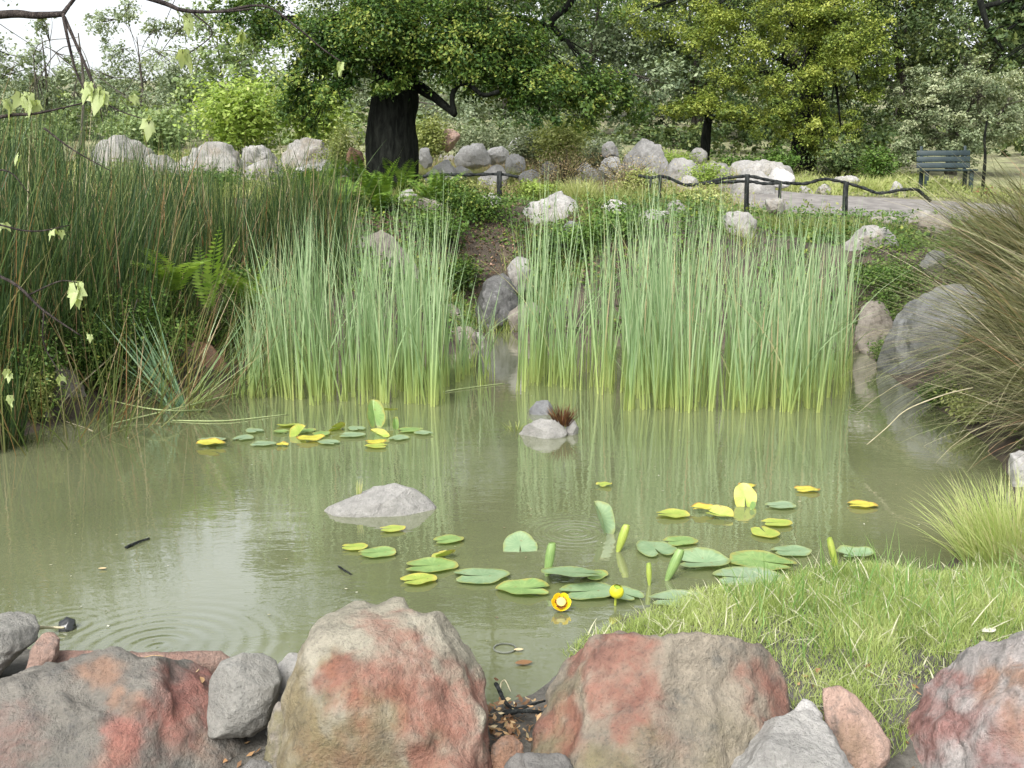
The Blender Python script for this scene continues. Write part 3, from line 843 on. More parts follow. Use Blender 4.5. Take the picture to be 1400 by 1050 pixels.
OY = 17.2
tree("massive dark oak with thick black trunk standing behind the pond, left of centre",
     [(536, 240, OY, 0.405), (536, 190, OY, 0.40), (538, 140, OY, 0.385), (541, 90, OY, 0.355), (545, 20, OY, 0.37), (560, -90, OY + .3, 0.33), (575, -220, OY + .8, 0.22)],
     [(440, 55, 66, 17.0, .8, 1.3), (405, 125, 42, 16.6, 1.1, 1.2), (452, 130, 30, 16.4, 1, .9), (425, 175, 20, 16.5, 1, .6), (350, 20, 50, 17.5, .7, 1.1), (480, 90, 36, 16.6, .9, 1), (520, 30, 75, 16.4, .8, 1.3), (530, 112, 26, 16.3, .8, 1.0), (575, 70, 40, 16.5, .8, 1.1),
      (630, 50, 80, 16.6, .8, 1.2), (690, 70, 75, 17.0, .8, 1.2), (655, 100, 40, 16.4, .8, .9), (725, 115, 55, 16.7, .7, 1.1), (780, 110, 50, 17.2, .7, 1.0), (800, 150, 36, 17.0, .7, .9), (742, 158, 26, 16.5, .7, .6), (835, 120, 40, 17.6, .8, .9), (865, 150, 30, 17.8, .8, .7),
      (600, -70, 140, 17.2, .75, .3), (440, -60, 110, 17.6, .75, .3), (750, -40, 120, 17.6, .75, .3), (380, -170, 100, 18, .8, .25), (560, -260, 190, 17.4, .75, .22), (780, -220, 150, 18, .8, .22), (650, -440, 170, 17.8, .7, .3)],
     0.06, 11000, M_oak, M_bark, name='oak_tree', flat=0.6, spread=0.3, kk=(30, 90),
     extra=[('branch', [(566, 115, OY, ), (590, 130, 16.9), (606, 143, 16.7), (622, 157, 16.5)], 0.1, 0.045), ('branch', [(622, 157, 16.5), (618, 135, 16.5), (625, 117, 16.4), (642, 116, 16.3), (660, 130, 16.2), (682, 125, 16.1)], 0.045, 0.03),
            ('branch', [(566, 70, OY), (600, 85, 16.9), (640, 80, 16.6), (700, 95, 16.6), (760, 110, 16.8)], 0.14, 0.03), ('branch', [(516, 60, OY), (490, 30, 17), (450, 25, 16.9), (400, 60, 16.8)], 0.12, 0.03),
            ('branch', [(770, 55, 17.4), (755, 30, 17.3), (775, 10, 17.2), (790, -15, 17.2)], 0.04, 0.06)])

tree("spreading yellow green oak on the right with a dark hollow crown over the terrace",
     [(1098, 212, 25, .3), (1103, 170, 25, .28), (1112, 110, 25, .24), (1120, 20, 25, .2), (1110, -120, 25, .15)],
     [(1150, 45, 62, 23.8, .85, 1.1), (1195, 75, 40, 23.6, .8, 1), (1120, 90, 45, 24.2, .8, .8), (1175, 130, 36, 24.0, .75, .8), (1140, 20, 50, 24, .8, 1.0), (1080, 30, 50, 24.4, .8, .9), (1010, 40, 60, 24, .8, .9), (950, 30, 50, 24.4, .8, .8), (1010, 100, 40, 24.3, .7, .8),
      (1080, 120, 55, 24.2, .9, .9), (1110, 160, 40, 24.0, .9, .9), (1150, 178, 32, 24.2, .8, .9), (1060, 170, 36, 24.2, .8, .9), (1125, 195, 30, 24.2, .7, .9), (880, 15, 45, 25, .8, .7), (1090, -60, 120, 25, .8, .35), (960, -90, 110, 25.5, .8, .3), (1180, -80, 100, 25.5, .8, .3), (1060, -240, 150, 26, .8, .25)],
     0.062, 6500, M_lime, M_bark, name='oak_tree', kk=(60, 150), spread=.25)
tree("small tree with low lime green sprays in front of the dark wood, right of centre",
     [(963, 208, 24.5, .12), (965, 190, 24.5, .11), (970, 150, 24.5, .08)],
     [(960, 142, 30, 23.8, .5, 1.5), (1000, 152, 28, 23.6, .5, 1.4), (925, 148, 26, 23.8, .5, 1.3), (1025, 168, 20, 23.8, .5, 1.2), (970, 128, 24, 24.3, .6, 1.1)],
     0.062, 6000, M_lime, M_bark, name='oak_tree')
tree("rounded grey green bushy tree behind the bench",
     [(1300, 236, 24.5, .14), (1302, 200, 24.5, .12), (1305, 150, 24.5, .08)],
     [(1290, 130, 50, 23.6, .8, 1.3), (1340, 120, 50, 23.6, .8, 1.2), (1250, 165, 40, 23.6, .85, 1.2), (1310, 185, 50, 23.4, .7, 1.2), (1240, 205, 34, 23.4, .8, 1.2), (1370, 170, 50, 23.8, .8, 1.1), (1270, 100, 30, 24.2, .8, 1), (1330, 85, 26, 24, .8, 1), (1385, 120, 40, 24.5, .8, 1), (1230, 120, 24, 24.4, .8, .8)],
     0.066, 6500, M_sage, M_bark2, name='bushy_tree', kk=(60, 140), spread=.22)
tree("dark leafy bough of an oak reaching in at the upper right corner",
     [(1620, 420, 9.5, .22), (1600, 200, 9.6, .2), (1560, 20, 9.8, .16), (1450, -60, 10, .09)],
     [(1395, 15, 38, 10, .8, 2.2), (1370, 45, 26, 9.8, .8, 2), (1350, 12, 24, 10.2, .8, 1.8), (1385, 82, 18, 9.7, .8, 1.6), (1420, 60, 38, 10, .8, 2), (1430, -60, 90, 10.2, .8, .7)],
     0.06, 5200, M_dark, M_bark, name='oak_tree', extra=[('branch', [(1450, -60, 10), (1400, -10, 10), (1345, 10, 9.9)], .05, .02), ('branch', [(1340, 0, 9.9), (1352, 40, 9.8), (1372, 68, 9.7)], .03, .01)])

# trees beyond the terrace
far = [
    ("dark grey green tree crown rising straight right of the oak's crown", 800, 210, 36, M_far, [(800, 40, 60), (830, 90, 55), (770, 100, 50), (860, 40, 60), (850, 150, 40), (790, 170, 40), (900, 110, 50), (820, -60, 90)]),
    ("tall dark tree behind the lime green oak, right of centre", 950, 208, 38, M_dark, [(940, 60, 70), (980, 130, 60), (900, 170, 40), (1000, 20, 70), (940, -80, 110), (980, -220, 120), (1020, 170, 45), (960, 185, 36), (900, 60, 50)]),
    ("dark tree standing right behind the yellow green oak", 1090, 205, 40, M_dark, [(1080, 40, 80), (1060, 130, 70), (1130, 150, 60), (1100, -90, 120), (1090, -240, 130), (1150, 60, 60), (1040, 190, 36), (1110, 195, 40)]),
    ("dark tree filling the gap between yellow green oak and grey green bush", 1230, 205, 42, M_dark, [(1230, 30, 70), (1260, 100, 60), (1210, 140, 60), (1240, -80, 110), (1250, -230, 130), (1190, 30, 60), (1215, 190, 36)]),
    ("dark olive tree behind the grey green bush at the right edge", 1340, 205, 40, M_dark, [(1320, 30, 70), (1380, 70, 70), (1300, 80, 50), (1350, -90, 120), (1440, 20, 90), (1360, -240, 140), (1400, 150, 60)]),
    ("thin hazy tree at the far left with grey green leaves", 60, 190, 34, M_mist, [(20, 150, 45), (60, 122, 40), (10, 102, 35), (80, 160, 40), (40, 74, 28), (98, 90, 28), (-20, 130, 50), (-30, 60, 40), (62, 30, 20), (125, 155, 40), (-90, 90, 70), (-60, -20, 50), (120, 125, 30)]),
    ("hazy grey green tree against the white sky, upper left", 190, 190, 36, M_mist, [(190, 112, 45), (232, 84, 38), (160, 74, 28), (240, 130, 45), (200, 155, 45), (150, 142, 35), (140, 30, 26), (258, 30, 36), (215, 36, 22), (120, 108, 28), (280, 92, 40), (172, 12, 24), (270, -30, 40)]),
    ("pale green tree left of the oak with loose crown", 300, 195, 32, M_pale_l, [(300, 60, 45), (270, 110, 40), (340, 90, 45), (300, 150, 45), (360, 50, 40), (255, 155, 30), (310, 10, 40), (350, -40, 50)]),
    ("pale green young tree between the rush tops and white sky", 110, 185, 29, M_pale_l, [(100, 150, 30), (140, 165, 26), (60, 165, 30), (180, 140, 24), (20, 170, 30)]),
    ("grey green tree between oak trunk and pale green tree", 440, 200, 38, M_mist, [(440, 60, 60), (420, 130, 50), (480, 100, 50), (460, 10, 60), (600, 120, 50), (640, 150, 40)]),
    ("dull green tree behind the oak's right limbs", 690, 200, 38, M_far, [(690, 60, 60), (650, 110, 50), (730, 120, 50), (700, 165, 40), (760, 60, 50), (690, -40, 80)]),
]
for k_, (lb, px, py, Y, mt, bl) in enumerate(far):
    sparse = mt is M_mist
    g = "trees beyond the terrace"
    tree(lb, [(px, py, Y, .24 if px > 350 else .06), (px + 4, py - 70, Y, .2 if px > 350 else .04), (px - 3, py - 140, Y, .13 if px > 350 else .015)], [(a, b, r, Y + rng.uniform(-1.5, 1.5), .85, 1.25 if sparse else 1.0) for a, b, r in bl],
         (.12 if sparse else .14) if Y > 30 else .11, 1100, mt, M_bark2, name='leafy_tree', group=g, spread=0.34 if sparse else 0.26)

# the wood far behind, one mass
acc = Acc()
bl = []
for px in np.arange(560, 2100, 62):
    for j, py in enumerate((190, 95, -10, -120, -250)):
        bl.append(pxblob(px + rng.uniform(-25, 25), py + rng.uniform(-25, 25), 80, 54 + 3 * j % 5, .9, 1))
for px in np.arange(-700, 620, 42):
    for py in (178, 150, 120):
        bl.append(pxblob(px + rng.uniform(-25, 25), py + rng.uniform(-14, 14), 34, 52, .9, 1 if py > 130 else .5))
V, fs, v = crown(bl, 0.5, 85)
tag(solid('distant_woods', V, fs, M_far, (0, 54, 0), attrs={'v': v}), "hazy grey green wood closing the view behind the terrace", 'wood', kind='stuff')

bl = [pxblob(px + rng.uniform(-18, 18), 190 + rng.uniform(-14, 10), 30 * rng.uniform(.8, 1.3), 32 + rng.uniform(-3, 4), .8, 1) for px in np.arange(560, 1460, 28)]
V, fs, v = crown(bl, 0.14, 1100)
tag(solid('undergrowth', V, fs, M_dark, (0, 32, 0), attrs={'v': v}), "dark green undergrowth beneath the trees at the back of the terrace", 'undergrowth', kind='stuff')
bl = [pxblob(px + rng.uniform(-18, 18), 182 + rng.uniform(-14, 14), 32 * rng.uniform(.8, 1.3), 31 + rng.uniform(-3, 4), .8, 1) for px in np.arange(-300, 580, 30)]
V, fs, v = crown(bl, 0.14, 1000)
tag(solid('pale_undergrowth', V, fs, M_pale_l, (-8, 31, 0), attrs={'v': v}), "pale green undergrowth behind the terrace on the left", 'undergrowth', kind='stuff')

# ------------------------------------------------------------------ shrubs of the terrace and banks
def shrub(label, px, py, wpx, hpx, Y, mat, n, leaf, cat='shrub', name='shrub', stems=7, up=0.6, lean=0.35, airy=0.0, group=None):
    """px, py: foot in the picture; a bush of fine stems with leaves along them"""
    p = W(px, py, Y) if Y else G(px, py)
    p[2] = Hs(p[0], p[1]) - 0.03
    s = scale_at(p); w, h = wpx * s / 2, max(hpx * s, 0.1)
    root = empty(name, p, label, cat, group)
    acc = Acc(); C = []
    for k in range(stems):
        a = rng.uniform(0, 2 * math.pi); r = rng.uniform(0.2, 1)
        e = p + [math.cos(a) * w * r, math.sin(a) * w * r * .8, h * rng.uniform(0.65, 1.0) * (1.05 - 0.3 * r)]
        q = smooth_path([p + [0, 0, 0], p + (e - p) * [0.35, 0.35, 0.6], e], 7)
        acc.add(*tube(q, np.linspace(0.008, 0.003, 7) * max(1, h), 4))
        m = n // stems
        t = rng.uniform(0.15, 1.02, m) ** (0.8)
        pos = np.stack([np.interp(t * 6, np.arange(7), q[:, i]) for i in range(3)], 1)
        C.append(pos + rng.normal(size=(m, 3)) * [w * .26, w * .26, h * .11] * (1 - airy * .5))
    V, fs, _ = acc.out()
    o = solid('stems', V, fs, M_bark2, parent=root); o['kind'] = 'stuff'
    C = np.concatenate(C); C[:, 2] = np.maximum(C[:, 2], p[2] + 0.02)
    nr_ = (C - p) / max(w, h) * 0.8 + [0, 0, up] + rng.normal(size=C.shape) * .6
    clump = pnoise(C / (0.22 * max(w, h)) + px)
    V, fs = leaf_quads(C, nr_, leaf * rng.uniform(.6, 1.3, len(C)))
    v = np.clip(.5 + .35 * clump + .2 * rng.normal(size=len(C)), 0, 1)
    o = solid('foliage', V, fs, mat, parent=root, attrs={'v': np.repeat(v, 4)}); o['kind'] = 'stuff'
    return root

M_straw = leaf_mat("dry_seed_heads", [(0, (0.3, 0.24, 0.12)), (.6, (0.46, 0.4, 0.22)), (1, (0.5, 0.32, 0.22))], .3)
shr = [
    ("bright yellow green bush behind the pale rocks, left of the oak", 330, 200, 170, 110, 25, M_yel, 7000, .12),
    ("second bright yellow green bush, close to the hanging oak leaves", 430, 200, 110, 110, 26, M_yel, 5000, .12),
    ("pale lime bush at the left, above the leftmost pale boulder", 215, 195, 130, 70, 26, M_pale_l, 4500, .11),
    ("olive bush with many upright stems just left of the oak trunk", 468, 200, 62, 80, 20.5, M_olive, 3500, .06),
    ("olive green bush right behind the oak trunk on its right side", 590, 190, 62, 70, 23, M_olive, 3500, .07),
    ("silvery grey low shrub behind the domed rocks right of the oak", 665, 200, 140, 56, 24, M_sage, 6500, .07),
    ("upright yellow green shrub in the middle of the terrace", 765, 218, 100, 96, 21, M_olive, 7000, .07),
    ("leafy olive shrub with reddish stems beside the middle shrub", 722, 208, 90, 70, 22, M_sage, 4500, .07),
    ("low pale shrub between the pointed rock and tall greyish boulder", 815, 208, 110, 44, 23, M_sage, 4500, .07),
    ("fresh green low plant at the foot of the tall greyish boulder", 922, 205, 80, 38, 21.5, M_yel, 2600, .06),
    ("lime leaved plant in front of flat topped pale rock", 968, 238, 60, 44, 18.6, M_yel, 2200, .05),
    ("green plant under the lime oak branch at its right end", 1010, 212, 70, 36, 24, M_green, 2200, .08),
    ("grassy green shrub below the dark oak trunk, right", 1060, 212, 80, 38, 24, M_green, 2600, .08),
    ("dark green undergrowth bush between oak trunk and grey bush", 1150, 214, 110, 50, 24, M_dark, 3200, .08),
    ("light green bush left of the bench", 1205, 226, 70, 56, 22.6, M_green, 2400, .07),
    ("green weed patch in front of the wide flat white rock", 780, 300, 110, 40, 14.6, M_green, 2600, .05),
    ("dark green creeper below the left fence post", 650, 300, 120, 50, 15.2, M_oak, 3600, .045),
    ("leafy dark creeper over the waterfall ledge", 600, 318, 90, 56, 14.7, M_green, 3000, .05),
    ("olive weed under the right fence between its first posts", 960, 285, 90, 36, 15.6, M_olive, 2600, .045),
    ("green weed clump behind cattail tops in the middle", 850, 330, 120, 50, 13.9, M_green, 3000, .05),
    ("low green plant at the bank beside the tan stone", 1210, 420, 60, 60, 11.9, M_green, 2600, .04),
    ("green mound of small leaves on the right bank above the blue slab", 1225, 382, 110, 60, 12.4, M_green, 4200, .04),
    ("dark low plant under the domed boulder", 1190, 352, 80, 30, 12.9, M_oak, 2400, .04),
    ("green weed at the water's edge below the blue slab", 1290, 520, 60, 44, 8.6, M_green, 2200, .03),
    ("low green herb growing beside the wet waterfall rocks", 745, 345, 70, 60, 14.2, M_green, 2000, .05),
    ("bushy green herb among the rushes, left of the fern", 232, 430, 120, 70, 10.9, M_green, 3000, .045),
]
shr += [
    ("low green bush in front of the leftmost pale boulder", 175, 262, 120, 44, 18.5, M_pale_l, 3000, .06),
    ("low green bush in front of the domed greyish boulder", 285, 272, 130, 46, 17.8, M_green, 3200, .06),
    ("low leafy bush in front of big bluish boulder left of the oak", 425, 272, 110, 42, 17.4, M_green, 3000, .055),
    ("tall airy green herb growing through the rushes at far left", 40, 450, 100, 150, 7.9, M_green, 2200, .035),
    ("tall airy green herb growing through the rushes, right of the palest dangling leaf", 165, 455, 120, 150, 8.9, M_green, 2600, .035),
    ("airy leafy herb behind the upright fern, among the rush stems", 325, 405, 90, 110, 11.0, M_green, 2200, .04),
    ("leafy green bush leaning over the water among the rushes, left of the rust rock", 212, 520, 130, 105, None, M_green, 4200, .036),
    ("dark leafy bush at the waterline between leaning tan rock and pinkish rock", 126, 535, 100, 110, None, M_oak, 3600, .034),
    ("green leafy bush between the upright fern and left cattails", 318, 492, 80, 100, None, M_green, 2800, .034),
    ("olive leafy weed at the waterline by the left edge", 50, 575, 70, 90, None, M_olive, 2200, .03),
    ("dark creeper hanging beside the waterfall, on its left", 628, 352, 70, 56, 14.3, M_oak, 2600, .045),
    ("dark green creeper right of the waterfall, behind the thin cattails", 752, 322, 100, 56, 14.6, M_oak, 3000, .045),
    ("bright herb leaves at the foot of the wide flat whitish rock", 806, 345, 80, 50, 14.0, M_green, 2200, .05),
    ("green mat of weeds hugging the foot of the big blue slab", 1215, 470, 50, 44, 10.6, M_green, 1800, .035),
    ("green weeds between the blue slab and the drooping grass", 1300, 470, 90, 60, 10.2, M_green, 2600, .04),
    ("small leaved weeds along the right shore under the grass blades", 1330, 570, 90, 50, 7.9, M_olive, 2600, .03),
    ("pale green bush at the far left behind the rush tops", 40, 215, 130, 60, 23, M_pale_l, 3600, .1),

    ("small leaved bush on the bank right of the oak, by the left fence", 620, 292, 80, 44, 15.6, M_oak, 2600, .045),
    ("green bush at the waterline among the rushes, left of the rust rock", 200, 500, 90, 70, 9.9, M_green, 3000, .04),
    ("dim green bush among the rushes above the leaning tan rock", 110, 490, 100, 90, 9.0, M_oak, 3200, .04),
    ("green bush between the rust rock and the left cattails", 330, 470, 60, 80, 11.3, M_green, 2600, .04),
    ("sprawling pale weed behind the left fence, in front of the white boulders", 610, 262, 120, 30, 17.0, M_olive, 3000, .05),
    ("yellow green weed left of the wide flat white rock", 735, 262, 70, 30, 16.6, M_yel, 1800, .045),
    ("tall olive weed between the long wavy fence and squarish whitish rock", 880, 262, 80, 46, 17.2, M_olive, 2600, .05),
]
for s_ in shr:
    shrub(*s_, stems=9)
shrub("clump of dry reddish grass and seed heads in the middle of terrace", 770, 268, 130, 72, 17.6, M_straw, 3200, .035, 'dry grass', 'dry_grass_clump', stems=30)
shrub("dry straw coloured weeds in front of tall greyish boulder", 855, 262, 110, 60, 17.6, M_straw, 2200, .035, 'dry weeds', 'dry_weed_clump', stems=26)
shrub("rust leaved seedling at the foot of thin trunk near the bench", 1358, 246, 44, 22, 19, leaf_mat("rust_leaves", [(0, (.2, .07, .03)), (1, (.42, .17, .08))]), 260, .06, 'seedling', 'seedling')
# ------------------------------------------------------------------ grasses, rushes, cattails
M_cat = leaf_mat("cattail_blades", [(0, (0.155, 0.25, 0.115)), (.5, (0.255, 0.375, 0.185)), (.96, (0.4, 0.5, 0.3)), (.985, (0.38, 0.4, 0.22)), (1, (0.46, 0.37, 0.22))], .3, .45, .4, along=[(0.0, 0.95, (0.42, 0.46, 0.14)), (0.18, 0.75, (0.32, 0.41, 0.12)), (0.5, 0.0, (0.25, 0.4, 0.15)), (1.0, 0.0, (0.2, 0.33, 0.2))])
M_rush = leaf_mat("rush_stems", [(0, (0.014, 0.036, 0.01)), (.5, (0.036, 0.078, 0.02)), (.8, (0.1, 0.155, 0.04)), (.9, (0.19, 0.21, 0.075)), (.95, (0.24, 0.11, 0.04)), (1, (0.46, 0.4, 0.26))], .2, .5, .35,
                  along=[(0, .45, (0.09, .06, .03)), (.25, .0, (0.09, .075, .03)), (1, 0, (0, 0, 0))])
M_deer = leaf_mat("deer_grass_blades", [(0, (0.045, 0.055, 0.022)), (.3, (0.13, 0.14, 0.06)), (.55, (0.28, 0.27, 0.16)), (.75, (0.24, 0.28, 0.11)), (.88, (0.52, 0.47, 0.33)), (.95, (.45, .38, .24)), (1, (0.38, 0.2, 0.12))], .25)
M_turf = leaf_mat("shore_grass_blades", [(0, (0.22, 0.3, 0.08)), (.5, (0.39, 0.48, 0.16)), (.8, (0.5, 0.56, 0.25)), (1, (0.6, 0.55, 0.32))], .4)
M_blue_r = leaf_mat("blue_green_reed", [(0, (0.12, 0.22, 0.12)), (1, (0.25, 0.38, 0.22))], .3)
M_mound = leaf_mat("soft_green_grass", [(0, (0.26, 0.33, 0.1)), (.5, (0.42, 0.47, 0.17)), (1, (0.56, 0.56, 0.3))], .4)
M_sedge = leaf_mat("olive_sedge", [(0, (0.1, 0.14, 0.03)), (.5, (0.21, 0.26, 0.07)), (1, (0.38, 0.4, 0.16))], .35)

# cattails: a few plants, then copies
def cattail_mesh(k):
    n = rng.integers(6, 9)
    base = np.column_stack([rng.normal(size=n) * .035, rng.normal(size=n) * .035, np.full(n, -.12)])
    V, fs, t, v = ribbons(base, rng.uniform(0, 6.28, n), np.abs(rng.normal(.035, .045, n)), np.where(rng.random(n) < .08, rng.uniform(.5, 1.6, n), rng.uniform(0, .2, n)), rng.uniform(.66, 1.14, n) * 1.82, rng.uniform(.009, .0165, n), 8, rng.normal(0, .7, n), tip=0.02)
    # shallow channel along each blade: a third row of vertices would double it, so the blade is split along its middle
    return mesh_np('cattail', V, fs, M_cat, {'t': t, 'v': v})
cat_meshes = [cattail_mesh(k) for k in range(14)]
proto_cat = [bpy.data.objects.new('cattail', m) for m in cat_meshes]

def place_cattail(p, sc, label, group):
    o = proto_cat[rng.integers(len(proto_cat))].copy()
    o.location = (p[0], p[1], 0)
    o.rotation_euler = (rng.normal(0, .03), rng.normal(0, .03), rng.normal(0, .5))
    o.scale = (1, 1, sc)
    scene.collection.objects.link(o)
    tag(o, label, 'cattail', group)

def stand(n, pts, label, group, zfun, jitter=.05):
    """n plants spread over a patch of the water: pts are picture quads (front-left, front-right, back-right, back-left)"""
    q = [Z(*p)[:2] for p in pts]
    cells = []
    for k in range(n):
        u, w = (k + rng.random()) / n, ((k * 0.618) % 1.0 * .8 + .2 * rng.random()) ** 1.15
        f = q[0] * (1 - u) + q[1] * u; b = q[3] * (1 - u) + q[2] * u
        p = f * (1 - w) + b * w + rng.normal(size=2) * jitter
        if pnoise(np.array([[p[0] * 2.1, p[1] * 2.1, 7.7]]))[0] < -.33 and n > 50:
            continue
        place_cattail(p, zfun(u) * rng.uniform(.78, 1.1), label, group)

stand(108, [(345, 552), (606, 560), (606, 505), (380, 505)], "cattail plant in the left stand of green cattails, between rushes and inlet", "cattails of the left stand", lambda u: np.interp(u, [0, .15, .6, 1], [.8, .9, .94, .98]))
stand(14, [(326, 548), (352, 552), (390, 512), (335, 512)], "short cattail plant at the left end of the left stand", "cattails at the left end", lambda u: .62)
stand(8, [(616, 528), (664, 526), (660, 496), (622, 496)], "short cattail plant in the gap left of the inlet", "cattails in the gap", lambda u: .52)
stand(20, [(704, 536), (792, 538), (800, 505), (716, 500)], "cattail plant in the thin group right of the inlet", "cattails right of the inlet", lambda u: np.interp(u, [0, .5, 1], [1.0, 1.06, .8]))
stand(150, [(822, 556), (1158, 560), (1166, 496), (800, 500)], "cattail plant in the wide right stand of green cattails", "cattails of the right stand", lambda u: np.interp(u, [0, .3, .6, 1], [1.0, 1.02, .94, .9]))
stand(26, [(845, 562), (1120, 570), (1120, 556), (845, 552)], "cattail plant at the front edge of the right stand", "front cattails of the right stand", lambda u: .85)

def clump(label, cat, name, p, n, rad, L, w, mat, lean=(.05, .25), bend=(.1, .5), segs=6, az=None, vbias=None, group=None, zsnap=True, radial=True, tip=.06, sy=1.0, lenr=(.6, 1.1), lk=.3):
    """one tussock: blades from a patch of ground around p; thousands of hair-thin blades, so one mesh"""
    a = rng.uniform(0, 2 * math.pi, n); r = rad * np.sqrt(rng.random(n))
    b = np.column_stack([p[0] + np.cos(a) * r, p[1] + np.sin(a) * r * sy, np.zeros(n)])
    b[:, 2] = (np.maximum(H(b[:, 0], b[:, 1]), -.05) if zsnap else p[2]) - .02
    h = a + rng.normal(size=n) * .5 if az is None else rng.normal(az[0], az[1], n)
    k = r / rad if radial else rng.random(n)
    le = rng.uniform(*lean, n) * (lk + (1 - lk) * k) + abs(rng.normal(size=n)) * .03
    V, fs, t, v = ribbons(b, h, le, rng.uniform(*bend, n) * (.4 + .6 * k), L * (rng.uniform(*lenr, n) if len(lenr) == 2 else lenr[0] + (lenr[1] - lenr[0]) * rng.beta(1.6, 2.6, n)), w * rng.uniform(.6, 1.3, n), segs, tip=tip)
    if vbias is not None:
        v = np.clip(v * vbias[1] + vbias[0], 0, 1)
    o = solid(name, V, fs, mat, (p[0], p[1], float(b[:, 2].min())), attrs={'t': t, 'v': v})
    return tag(o, label, cat, group)

rushes = [
    ("tall dark green rush clump at the far left edge of the pond", -4.2, 7.9, 1500, .55, 1.75),
    ("rush clump with rusty old stems hanging over the water at the left edge", -3.75, 7.15, 700, .3, .9),
    ("tall rush clump second from the left, behind the leaning rocks", -3.75, 9.1, 1500, .55, 1.75),
    ("tall rush clump at the back of the left edge", -4.9, 9.9, 1500, .6, 1.85),
    ("dark rush clump above the pinkish waterline rock", -3.65, 10.5, 1200, .5, 1.5),
    ("dark rush clump between pinkish rock and rust red rock", -2.95, 11.9, 1100, .5, 1.5),
    ("rush clump with loose straw stems behind the fern", -3.6, 11.9, 1000, .6, 1.35),
    ("fanned rush clump next to the left cattails", -2.3, 12.1, 1000, .45, 1.5),
    ("airy rush clump leaning right at the end of the rush bed", -2.6, 13.0, 700, .5, 1.4),
    ("rush clump at the back of the bed under pale domed boulder", -4.3, 12.8, 900, .7, 1.3),
    ("rush clump farthest back at the left, below the leftmost pale boulder", -5.7, 12.6, 900, .7, 1.5),
]
for lb, x, y, n, rad, L in rushes:
    clump(lb, 'rush', 'rush_clump', (x, y, 0), int(n * .72), rad, L * rng.uniform(.86, 1.14), .0095, M_rush, (.0, .5), (-.25, .6), 6, group="rushes along the left bank", radial=False, az=(rng.uniform(-1.2, 1.8), 1.5), lenr=(.3, 1.35, 0))
clump("loose straw and rust coloured dead stems lying across the rush bed", 'dead stems', 'dead_stem_tangle', (-3.4, 9.4, 0), 480, 1.2, 1.3, .009, M_rush, (.5, 1.3), (-.2, .5), 5, vbias=(.8, .2), radial=False, sy=1.4)
clump("second tangle of straw stems low over water at the left bank", 'dead stems', 'dead_stem_tangle', (-3.6, 8.0, 0), 360, .9, .9, .008, M_rush, (.5, 1.5), (0, 1.0), 5, vbias=(.72, .28), radial=False, sy=1.2)
p = Z(246, 556)
clump("fan of bent blue green reeds rising left from the water by the rust rock", 'reed', 'bent_reed_clump', p, 46, .10, .95, .014, M_blue_r, (.55, 1.15), (-.1, .25), 6, az=(math.pi * .93, .35), zsnap=False, radial=False)
clump("fan of bent pale reeds lying right over the water by the rust rock", 'reed', 'bent_reed_clump', p + [.05, 0, 0], 14, .10, 1.0, .012, M_cat, (1.05, 1.4), (.05, .3), 6, az=(.15, .4), zsnap=False, radial=False)

# big grass tussocks of the right bank
clump("huge arching olive and straw grass tussock on the right bank", 'grass tussock', 'grass_tussock', (4.75, 8.0, 0), 3200, .75, 1.85, .0105, M_deer, (.85, 1.6), (.45, 1.25), 8, az=(math.pi + .35, .75), radial=False, lk=.75, tip=.04)
clump("grass tussock behind the huge one, beside the path's near edge", 'grass tussock', 'grass_tussock', (5.7, 10.6, 0), 2200, .8, 1.55, .012, M_deer, (.75, 1.5), (.4, 1.2), 8, az=(math.pi + .1, .8), radial=False, lk=.7, tip=.04)
clump("lower grass tussock drooping into the water at the right edge", 'grass tussock', 'grass_tussock', (4.15, 6.85, 0), 1800, .5, 1.3, .0095, M_deer, (.8, 1.5), (.5, 1.3), 8, az=(math.pi + .3, .7), radial=False, lk=.7, tip=.04)
clump("small green and straw tussock at the right edge above the shore grass", 'grass tussock', 'grass_tussock', (2.42, 4.75, 0), 1500, .26, .44, .0045, M_turf, (.1, .8), (.2, .9), 6, vbias=(.3, .7))
clump("dry straw skirt of grass at the right edge above the rose boulder", 'grass tussock', 'dry_grass_tussock', (2.5, 4.35, 0), 900, .2, .3, .004, M_deer, (.2, 1.0), (.5, 1.2), 5, vbias=(.5, .5))
clump("olive sedge tuft at the foot of the path fence, under its right post", 'sedge', 'sedge_tuft', W(1150, 318, 14.6), 500, .42, .34, .008, M_sedge, (.1, .6), (.2, .8), 5, zsnap=True)
clump("olive sedge tuft left of the one under the right post", 'sedge', 'sedge_tuft', W(1085, 312, 14.6), 500, .42, .32, .008, M_sedge, (.1, .6), (.2, .8), 5)
clump("third olive sedge tuft, nearest the domed boulder", 'sedge', 'sedge_tuft', W(1205, 318, 14.4), 450, .4, .3, .008, M_sedge, (.1, .6), (.2, .8), 5)
clump("spiky green grass tuft on top of the far bank in the middle", 'grass tuft', 'grass_tuft', W(790, 268, 16.3), 500, .2, .42, .008, M_mound, (.1, .9), (.2, .7), 5)
clump("soft light green grass mound between the domed white rocks", 'grass mound', 'grass_mound', W(640, 232, 18.6), 2600, .75, .42, .01, M_mound, (.1, .7), (.3, .9), 4, sy=.5)
clump("pale grass patch beside the path left of the bench", 'grass patch', 'grass_patch', W(1150, 244, 21.2), 2600, 1.2, .32, .012, M_mound, (.1, .6), (.2, .8), 4, sy=.5)
clump("tiny rust tipped grass tuft growing on the flat pale pond rock", 'grass tuft', 'grass_tuft', W(491, 676, 5.72), 34, .012, .11, .004, M_turf, (0, .12), (0, .2), 4, zsnap=False, vbias=(.5, .5))
q = W(768, 578, 7.6)
